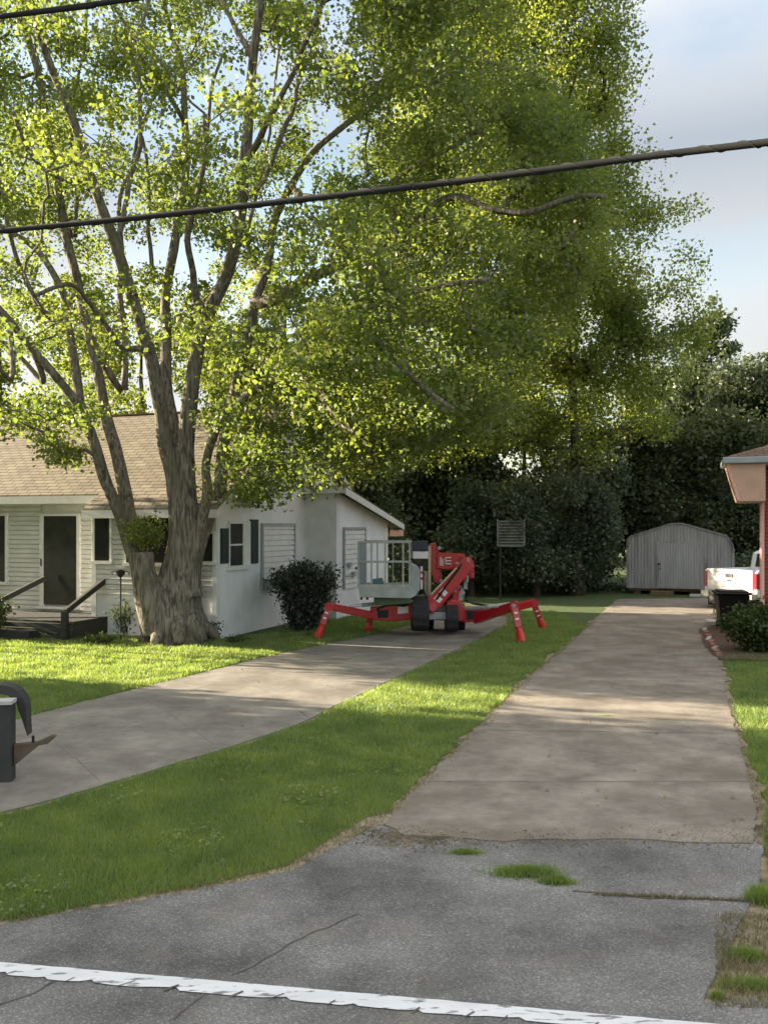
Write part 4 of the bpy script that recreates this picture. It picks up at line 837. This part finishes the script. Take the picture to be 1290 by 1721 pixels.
# --- big maple ---
TD = 19.3; tbase = G(283, 1088); tb0 = Vector((tbase.x, TD, 0))
maple = thing('maple_tree', 'huge many stemmed maple with thick rough trunk in front of the white house', 'tree', (tb0.x, TD, 0))
def TP(px, py, dd): return P(px, py, TD+dd)-tb0
stems = [  # (px, py, depth offset), widths in photo px at start and end
 ([(252,1000,-.1),(228,940,-.1),(202,868,-.25),(176,800,-.5),(160,745,-.7),(140,690,-.9),(100,640,-1.2),(55,590,-1.5),(15,540,-1.8),(-40,470,-2.2),(-130,330,-2.6),(-180,200,-3)], 42, 14),
 ([(260,1000,.1),(238,940,.2),(216,860,.3),(196,760,.5),(179,700,.7),(152,570,1.1),(130,477,1.4),(103,353,1.8),(81,217,2.2),(54,81,2.6),(27,0,2.9),(0,-120,3.2)], 46, 16),
 ([(292,1000,-.15),(300,900,-.2),(293,800,-.2),(276,740,-.3),(270,678,-.5),(252,586,-.9),(226,505,-1.3),(195,412,-1.7),(168,342,-2),(141,255,-2.3),(103,152,-2.7),(70,70,-3),(40,-40,-3.3)], 60, 14),
 ([(300,1000,.1),(305,900,.2),(300,800,.3),(290,720,.5),(277,640,.7),(278,543,1.0),(282,461,1.3),(298,380,1.6),(312,304,1.8),(312,206,2),(304,108,2.3),(285,40,2.5),(262,-60,2.8)], 54, 13),
 ([(312,1000,-.1),(318,900,-.15),(312,800,-.1),(312,740,0),(318,680,0),(328,600,-.1),(347,532,-.3),(380,461,-.5),(402,380,-.7),(412,271,-.9),(419,163,-1),(425,98,-1.1),(436,0,-1.2),(446,-90,-1.3)], 62, 16),
 ([(312,1000,.15),(338,900,.3),(366,820,.5),(378,740,.8),(392,670,1.1),(410,590,1.4),(430,510,1.7),(450,440,2),(462,369,2.3),(490,310,2.5),(521,260,2.8),(570,217,3.1),(624,179,3.4),(695,135,3.8),(760,105,4.2),(860,112,4.6),(935,150,5)], 46, 12),
 ([(310,1000,-.1),(334,900,-.3),(348,830,-.5),(345,780,-.7),(369,710,-1.1),(410,668,-1.5),(452,640,-1.9),(500,600,-2.3),(545,560,-2.7),(600,530,-3.1),(665,500,-3.5),(740,480,-4),(820,470,-4.4)], 34, 9),
]
subs = [ # (parent stem, start index), path, w0, w1
 (1,5,[(205,660,1.4),(210,600,1.6),(207,488,2.0),(200,353,2.3),(215,300,2.5),(240,220,2.8),(255,180,3)],16,6),
 (5,6,[(462,500,1.2),(500,475,.8),(560,448,.4),(620,418,0),(680,385,-.4),(752,336,-.9),(807,346,-1.3),(872,358,-1.7),(940,340,-2),(1020,330,-2.4)],26,8),
 (4,11,[(405,60,-1),(378,25,-.9),(360,-20,-.8)],13,6),
 (2,8,[(150,310,-2.2),(110,300,-2.5),(60,270,-3),(20,190,-3.4)],12,6),
 (0,5,[(120,560,-.6),(95,470,-.4),(50,410,-.1),(0,380,0),(-60,330,.3)],17,7),
 (3,7,[(320,340,2.1),(345,270,2.5),(352,180,2.8),(372,90,3.2)],12,6),
 (4,6,[(330,500,-.8),(322,440,-1.2),(318,370,-1.7),(345,290,-2.3),(350,190,-2.8)],17,7),
 (4,9,[(440,230,-1.6),(472,170,-2.2),(510,90,-2.8),(540,0,-3.4)],14,6),
 (5,9,[(505,330,1.5),(560,330,.6),(640,310,-.3),(720,270,-1.2),(800,215,-2)],14,6),
 (6,6,[(520,650,-3),(560,700,-4),(600,730,-4.6)],11,5),
 (6,9,[(640,590,-4),(700,640,-4.8),(760,690,-5.2)],11,5),
 (2,5,[(200,580,-2.1),(160,520,-3),(110,480,-3.8),(60,500,-4.4)],12,5),
 (3,9,[(290,170,1.2),(250,110,.6),(210,40,0),(170,-40,-.5)],11,5),
 (0,7,[(70,640,-1.0),(35,600,-.9),(-10,560,-.8),(-70,500,-.7)],13,5),
 (1,8,[(120,400,2.4),(128,310,2.8),(120,220,3.3),(135,120,3.7),(150,0,4.1)],12,5),
 (2,7,[(205,370,-1.2),(225,290,-1.0),(238,200,-.8),(232,110,-.6),(245,0,-.4)],12,5),
 (3,6,[(262,470,1.0),(248,390,.9),(250,300,.8),(240,230,.7)],11,5),
 (4,8,[(398,360,.2),(440,300,.8),(475,230,1.4),(500,150,2.0),(530,60,2.6),(545,-40,3.0)],14,6),
 (5,7,[(430,450,2.6),(418,380,3.2),(440,300,3.8),(455,200,4.3),(470,80,4.8)],13,5),
 (0,8,[(20,640,-2.2),(-10,600,-2.8),(-60,540,-3.4)],11,5),
 (1,6,[(100,540,.6),(60,500,.1),(25,430,-.4),(5,340,-.8),(-10,240,-1.1)],14,5),
 (5,12,[(650,120,3.6),(680,60,4),(700,-20,4.2)],10,5),
]
T = Tree(); stempts = []; mb = MB(); tops = MB()
pxm = TD/FP
for si, (pth, w0, w1) in enumerate(stems):
    pts = catmull([TP(*p) for p in pth], 4); n = len(pts); ws = [(w0+(w1*.8-w0)*(i/(n-1))**.36)*pxm/2 for i in range(n)]
    pts = [p+Vector((noise.noise(p*.9+Vector((si,0,0))), noise.noise(p*.9+Vector((0,si,5))), 0))*.05*min(1, i/12) for i, p in enumerate(pts)]
    c_ = min(n, 26 if si < 6 else 18); ws = [w_*(.86 if si != 4 else .92) for w_ in ws]
    mb.tube(pts[:c_], ws[:c_], 12, rough=.12, seed=si); tops.tube(pts[c_-2:], ws[c_-2:], 9, rough=.12, seed=si)
    T.path([pts[i] for i in range(10, n, 2)]); stempts.append((pts, ws))
for si, (ps, st, pth, w0, w1) in enumerate([(a,b,c,d,e) for a,b,c,d,e in subs]):
    start = stempts[ps][0][min(st*4, len(stempts[ps][0])-1)]
    pts = catmull([start]+[TP(*p) for p in pth], 4); n = len(pts); ws = [(w0+(w1-w0)*(i/(n-1))**.6)*pxm/2 for i in range(n)]
    pts = [p+Vector((noise.noise(p*1.3), noise.noise(p*1.3+Vector((0,7,0))), noise.noise(p*1.3+Vector((9,0,0)))))*.10*min(1,i/5) for i,p in enumerate(pts)]
    tops.tube(pts, ws, 8, rough=.1, seed=si+20); T.path(pts[2::2])
# fused butt with root flare
butt = [((-.05,0,-.15),.70),((-.02,0,.12),.62),((.0,0,.5),.55),((.0,0,1.0),.50),((.05,0,1.5),.45),((.12,0,2.0),.38)]
mb.tube([Vector(p) for p,_ in butt], [r for _,r in butt], 26, rough=.28, seed=3)
mb.tube([TP(268,1060,-.3),TP(250,1000,-.45),TP(240,960,-.5),TP(238,928,-.5)], [.38,.32,.27,.24], 14, rough=.2, seed=8)   # sawn stump
for k in range(9):
    a = k*2*math.pi/9+random.uniform(-.2,.2); l_ = random.uniform(.6,.92); d = Vector((math.cos(a), math.sin(a), 0))
    mb.tube([d*.35+Vector((0,0,.75)), d*.55+Vector((0,0,.35)), d*(.55+l_*.3)+Vector((0,0,.10)), d*l_+Vector((0,0,-.06))], [.14,.17,.12,.05], 8, rough=.3, seed=k)
trunk = mb.build('trunk', M['bark'], maple, smooth=True); remesh(trunk, .035)
tops.build('limbs', M['bark'], maple, smooth=True)
nbase = len(T.pos)
# crown density, drawn in view angle and spread through the true depth of the crown
holes = [(250,235,78),(405,210,48),(150,225,50),(470,130,52),(60,110,45),(620,95,40),(575,250,60),(500,300,40),(210,330,50),(380,30,45),(20,420,40),(335,150,40),(690,190,40),(760,330,35),(430,330,36),(100,400,45),(330,420,40)]
def interp(x, tab): return float(np.interp(x, [a for a,_ in tab], [b for _,b in tab]))
low = [(-260,760),(-100,740),(0,735),(60,740),(110,800),(150,790),(175,700),(260,660),(330,690),(370,840),(450,860),(520,830),(560,800),(620,815),(680,770),(760,760),(840,720),(900,600)]
rgt = [(-200,900),(0,880),(200,960),(330,1040),(430,1000),(560,960),(700,900),(820,760)]
anch = []; tries = 0
while len(anch) < 1800 and tries < 200000:
    tries += 1; px = random.uniform(-330,1050); py = random.uniform(-260,850)
    if py > interp(px, low)-15 or px > interp(py, rgt)-15: continue
    if any((px-hx)**2+((py-hy)*1.1)**2 < (hr*.72)**2 for hx,hy,hr in holes): continue
    dens = .60 if px < 460 else (.50 if px < 560 else .85)
    if 130 < px < 480 and py > 420: dens = .26
    if py > 560 and px > 380: dens = 1.0
    if px < 120 and py > 450: dens = .45
    if random.random() > dens: continue
    u = max(-1, min(1, (px-330)/640)); lim = 6.2*math.sqrt(max(.12, 1-u*u)); dd = random.uniform(-lim, lim)
    if px < 480 and dd < -.5 and random.random() < .6: dd = random.uniform(.5, lim)
    if py > 700: dd = random.uniform(-3.5, 2.0)
    if noise.noise(TP(px,py,dd)*.55) < -.03: continue
    p = TP(px, py, dd)
    if p.z < 2.3: continue
    anch.append(np.array(p))
br = grow(T, anch, k=5)
twigs_mesh(T, br, nbase, .008, .52).build('branches', M['bark'], maple, smooth=True)
lp_ = leaf_positions(T, br, 165, .29, .60)
crown = leaf_mesh('crown', lp_, .099, M['leaf_a'], maple, up=.3)
# sprouts on the stump
sp_ = np.array(TP(244,900,-.45))+rng.normal(size=(1100,3))*np.array([.22,.22,.16])+np.array([0,0,1])*np.abs(rng.normal(size=(1100,1)))*.08; leaf_mesh('stump_sprouts', sp_, .08, M['leaf_lime'], maple)
print('maple leaves', len(lp_))

def blobtree(name, label, cat, x, y, h, lobes, n_anch, n_leaf, lsz, spread, m, wexp=1.0, thr=-.18, bark='bark_dark', trunk_r=.2, group=None, base=.25, rough=0, twigr=.010, up=.3, flat=.7, lean=(0,0), maxd=99):
    t = thing(name, label, cat, (x, y, 0), 0, group)
    T = Tree(); mb = MB(); pts = []; k = 10
    for i in range(k+1):
        f = i/k; pts.append(Vector((lean[0]*f+noise.noise(Vector((x,f*3,0)))*.25*f*h*.1, lean[1]*f+noise.noise(Vector((y,f*3,4)))*.25*f*h*.1, f*h*.86-.1)))
    mb.tube(pts, [trunk_r*(1.25 if i == 0 else 1-.85*i/k) for i in range(k+1)], 10, rough=.15); T.path(pts[max(1,int(base*k)):])
    nb = len(T.pos)
    wts = [(l[3]*l[4]*l[5])**wexp for l in lobes]; anch = []
    while len(anch) < n_anch:
        l = random.choices(lobes, wts)[0]; v = Vector((random.gauss(0,1), random.gauss(0,1), random.gauss(0,1))).normalized()*(random.random()**.22)
        p = Vector((l[0]+v.x*l[3], l[1]+v.y*l[4], l[2]+v.z*l[5]))
        if p.z < .3: continue
        if noise.noise(p*.5+Vector((x,y,0))) < thr: continue
        anch.append(np.array(p))
    br = grow(T, anch, k=4, maxd=maxd); tm = twigs_mesh(T, br, nb, twigr, .48); mb.add(tm.v, tm.f)
    mb.build('trunk', M[bark], t, smooth=True)
    leaf_mesh('crown', leaf_positions(T, br, n_leaf, spread, flat), lsz, m, t, up=up)
    return t
# second deciduous tree right of the lift (deep green, its crown forms the right edge)
D2 = 32.5; c2 = P(965, 900, D2); s2 = D2/FP
def LB(px, py, rx, ry, dd=0, rd=None): p = P(px-45, py, D2+dd)-Vector((c2.x, D2, 0)); return (p.x, p.y, p.z, rx*s2*.93, (rd or rx)*s2, ry*s2)
blobtree('broadleaf_tree', 'tall deep green leafy tree rising over the driveways right of the maple', 'tree', c2.x, D2, 19,
 [LB(960,110,160,170),LB(830,250,150,170,1),LB(1030,330,115,120,-1),LB(1070,430,95,110,0),LB(880,440,190,150,-1.5),LB(1010,560,130,110,.5),LB(1060,640,95,70,1),LB(760,600,140,110,-2),LB(900,660,150,90,-1.5),LB(1000,720,90,60,0),LB(700,430,110,120,1),LB(1000,10,105,110,0),LB(860,-60,170,120,0),LB(780,720,110,50,-2.5),LB(1150,560,75,120,.5),LB(1160,660,70,80,0),LB(1180,400,50,70,0)],
 1750, 125, .135, .42, M['leaf_c'], thr=-.10, trunk_r=.24, base=.3, twigr=.011)
# side sprays at the right silhouette
# background trees
def bgtree(px, top, D, wpx, label, m='leaf_dark', base_py=None, nA=190, nL=120, lsz=.19, name='evergreen_tree', cone=False, group='dark trees at the back of the yard', k=1):
    s = D/FP; x = (px-CX)/FP*D; h = CH+(HY-top)*s; rw = wpx*s/2; lobes = []
    if cone:
        for i in range(12):
            f = i/11; lobes.append((random.uniform(-.35,.35)*rw*(1-f), random.uniform(-.2,.2)*rw*(1-f), h*(.10+.88*f), rw*(1.02-.92*f), rw*(1.02-.92*f), h*.05))
    else:
        for i in range(9):
            a = random.uniform(0, 6.28); f = random.random(); lobes.append((math.cos(a)*rw*.5, math.sin(a)*rw*.5, h*(.22+.62*f), rw*.55, rw*.55, h*.16))
        lobes.append((0,0,h*.85,rw*.5,rw*.5,h*.14))
    return blobtree(name, label, 'tree', x, D, h, lobes, nA, nL, lsz, .34 if cone else .38, M[m], wexp=.55 if cone else 1, thr=-.3 if cone else -.1, trunk_r=.12+.012*h, base=.12, group=group)
bgtree(1195, 510, 44, 290, 'tallest dark pointed tree against the sky at the right', cone=True, nA=520, lsz=.2, name='conifer_tree')
bgtree(1290, 580, 41, 190, 'dark tree at the right edge behind the brick house roof', nA=320)
bgtree(1135, 555, 46, 190, 'dark tree between the tall broadleaf crown and the pointed tree', nA=300)
bgtree(1240, 620, 43, 170, 'dark full tree just right of the pointed tree', nA=280)
bgtree(1120, 640, 48, 150, 'dark tree standing behind the ridge of the metal shed', nA=200)
bgtree(1090, 690, 38, 150, 'brownish dark tree close behind the left side of the shed', 'leaf_mid', nA=190, name='broadleaf_tree')
bgtree(1225, 690, 37, 140, 'mid green tree directly above the parked truck', 'leaf_mid', nA=190, name='broadleaf_tree')
bgtree(985, 660, 37, 170, 'dark evergreen left of the metal shed', nA=260)
bgtree(880, 640, 39, 190, 'dark evergreen behind the slatted board', nA=260)
bgtree(780, 640, 41, 190, 'dark evergreen straight behind the red lift boom', nA=240)
bgtree(690, 650, 40, 160, 'dark evergreen behind the lift basket', nA=230)
bgtree(975, 790, 33, 80, 'low dark bushy tree a few steps left of the shed', nA=150, lsz=.14, nL=150)
bgtree(900, 800, 32, 120, 'low dark bushy tree right of the slatted board', nA=150, lsz=.14, nL=150)
bgtree(790, 810, 32, 110, 'low dark bushy tree just behind the lift', nA=150, lsz=.14, nL=150)
bgtree(1260, 820, 36, 110, 'low green bushy tree behind the truck cab', 'leaf_mid', nA=150, lsz=.14, nL=150)
bgtree(600, 560, 46, 200, 'tall tree behind the rear extension of the white house', 'leaf_mid', nA=220, name='broadleaf_tree')
bgtree(600, 700, 32, 170, 'dark tree close behind the rear extension of the white house', nA=260, lsz=.14, nL=150)
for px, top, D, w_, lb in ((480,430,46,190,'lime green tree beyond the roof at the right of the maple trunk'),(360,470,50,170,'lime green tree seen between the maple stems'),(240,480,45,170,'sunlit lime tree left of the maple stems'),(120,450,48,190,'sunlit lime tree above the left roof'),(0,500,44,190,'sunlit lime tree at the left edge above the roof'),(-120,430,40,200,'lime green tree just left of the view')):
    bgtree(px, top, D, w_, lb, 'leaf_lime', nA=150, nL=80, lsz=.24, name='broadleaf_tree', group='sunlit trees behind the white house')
# far wood closing the horizon
pts = []
for k in range(2600):
    a = random.uniform(-1.25, 1.25); d = random.uniform(58, 72); hh = 5.5+3*noise.noise(Vector((a*9,0,0))); c = np.array([math.sin(a)*d, math.cos(a)*d, random.random()**.8*hh]); pts.append(c+rng.normal(size=(22,3))*np.array([1.0,1.0,.7]))
tag(leaf_mesh('distant_woods', np.vstack(pts), .55, M['leaf_dark']), 'dark far woods closing the horizon behind the yards', 'woods', kind='stuff')
pts = []
for k in range(900):
    px = random.uniform(600, 1330); d = random.uniform(33.2, 37.5); x = (px-CX)/FP*d
    if 8.6 < x < 13.2 and d < 37.2: continue
    hh = 1.3+.9*noise.noise(Vector((x*.6,0,3))); pts.append(np.array([x, d, random.random()**.8*hh])+rng.normal(size=(45,3))*np.array([.3,.3,.2]))
pp = np.vstack(pts); pp = pp[pp[:,2] > .03]
tag(leaf_mesh('undergrowth', pp, .15, M['leaf_dark']), 'dark low undergrowth filling the ground beneath the back trees', 'undergrowth', kind='stuff')
# trees off to the left that shade the near lawn
for x, y, h, r in ((-15.5, 14.3, 8.5, 3.5), (-18.5, 8.5, 9, 3.9), (-27, 15.0, 10, 3.8)):
    blobtree('broadleaf_tree', 'yard tree outside the left edge casting evening shade on the lawn' if x > -16 else ('second yard tree outside the left edge near the road' if x > -20 else 'third yard tree farther out beyond the left edge'), 'tree', x, y, h,
      [(0,0,h*.55,r,r,h*.42),(r*.4,0,h*.4,r*.7,r*.7,h*.3),(-r*.4,.3,h*.45,r*.7,r*.8,h*.3)], 200, 80, .3, .5, M['leaf_b'], trunk_r=.25)

# ------------------------------------------------------------------ shrubs
def shrub(name, label, x, y, h, rx, ry, n, lsz, m, stems=14, group=None, upright=.5, z0=.0):
    t = thing(name, label, 'shrub', (x, y, 0), 0, group); mb = MB(); pts = []
    for k in range(stems):
        a = random.uniform(0, 6.28); r = math.sqrt(random.random()); tip = Vector((math.cos(a)*rx*r, math.sin(a)*ry*r, h*random.uniform(.72,1.0)*math.sqrt(max(.1,1-r*r*(1-upright)*.8))))
        b = Vector((math.cos(a)*rx*.25*r, math.sin(a)*ry*.25*r, 0)); md_ = b.lerp(tip,.5)+Vector((random.gauss(0,.05),random.gauss(0,.05),.05)); P_ = catmull([b, md_, tip], 6); mb.tube(P_, [.016*(1-.7*i/len(P_)) for i in range(len(P_))], 5, cap=False)
        m_ = n//stems; f = rng.uniform(.12,1,m_)**.8; idx = (f*(len(P_)-1)).astype(int); arr = np.array([tuple(p) for p in P_]); pts.append(arr[idx]+rng.normal(size=(m_,3))*np.array([.10,.10,.07])*(h**.3))
    mb.build('stems', M['bark_dark'], t); pp = np.vstack(pts); pp = pp[pp[:,2] > .03]; leaf_mesh('foliage', pp, lsz, m, t, up=-.0, droop=-.5)
    return t
p = G(508, 1064); shrub('round_shrub', 'dark blue green rounded shrub against the white side wall', p.x, p.y+.35, 1.72, .80, .6, 8500, .085, M['leaf_holly'], 60, upright=.9)
p = G(205, 1072); shrub('shrub', 'small airy shrub left of the maple trunk by the lantern', p.x, p.y+.5, .95, .42, .3, 1100, .055, M['leaf_box'], 16)
p = G(345, 1078); shrub('shrub', 'small grey green shrub at the house corner right of the trunk', p.x, p.y, .5, .42, .3, 900, .055, M['leaf_holly'], 14)
p = G(165, 1085); shrub('weeds', 'low weedy plant between the porch and the maple trunk', p.x, p.y, .25, .55, .25, 500, .05, M['leaf_box'], 14)
p = G(395, 1082); shrub('weeds', 'low tuft of weeds under the corner of the white side wall', p.x, p.y, .16, .4, .15, 300, .04, M['leaf_box'], 9)
p = G(1290, 1104); shrub('shrub', 'broad dark green shrub at the corner of the brick house', p.x+.12, p.y+.6, 1.05, .72, .55, 6500, .075, M['leaf_box'], 40, upright=.3)
p = G(1360, 1105); shrub('shrub', 'second foundation shrub cut by the right edge of the view', p.x, p.y+.5, 1.15, .75, .55, 5000, .075, M['leaf_box'], 36, upright=.3)
p = G(-30, 1075); shrub('shrub', 'dim shrub in front of the porch at the left edge', p.x, p.y, 1.15, .55, .4, 2600, .07, M['leaf_box'], 22)

for k, (x, y, lb) in enumerate(((-13.2,19.4,'slim unseen tree added for shadow streaks, nearest of three'),(-14.6,20.6,'slim unseen tree added for shadow streaks, middle of three'),(-13.6,21.6,'slim unseen tree added for shadow streaks, closest to the porch'))):  # added out of view so their trunks throw shadow streaks on the drives
    blobtree('shadow_streak_tree', lb, 'tree', x, y, 6.5, [(0,0,4.6,1.1,1.1,1.3)], 60, 60, .14, .3, M['leaf_c'], trunk_r=.10, base=.4)
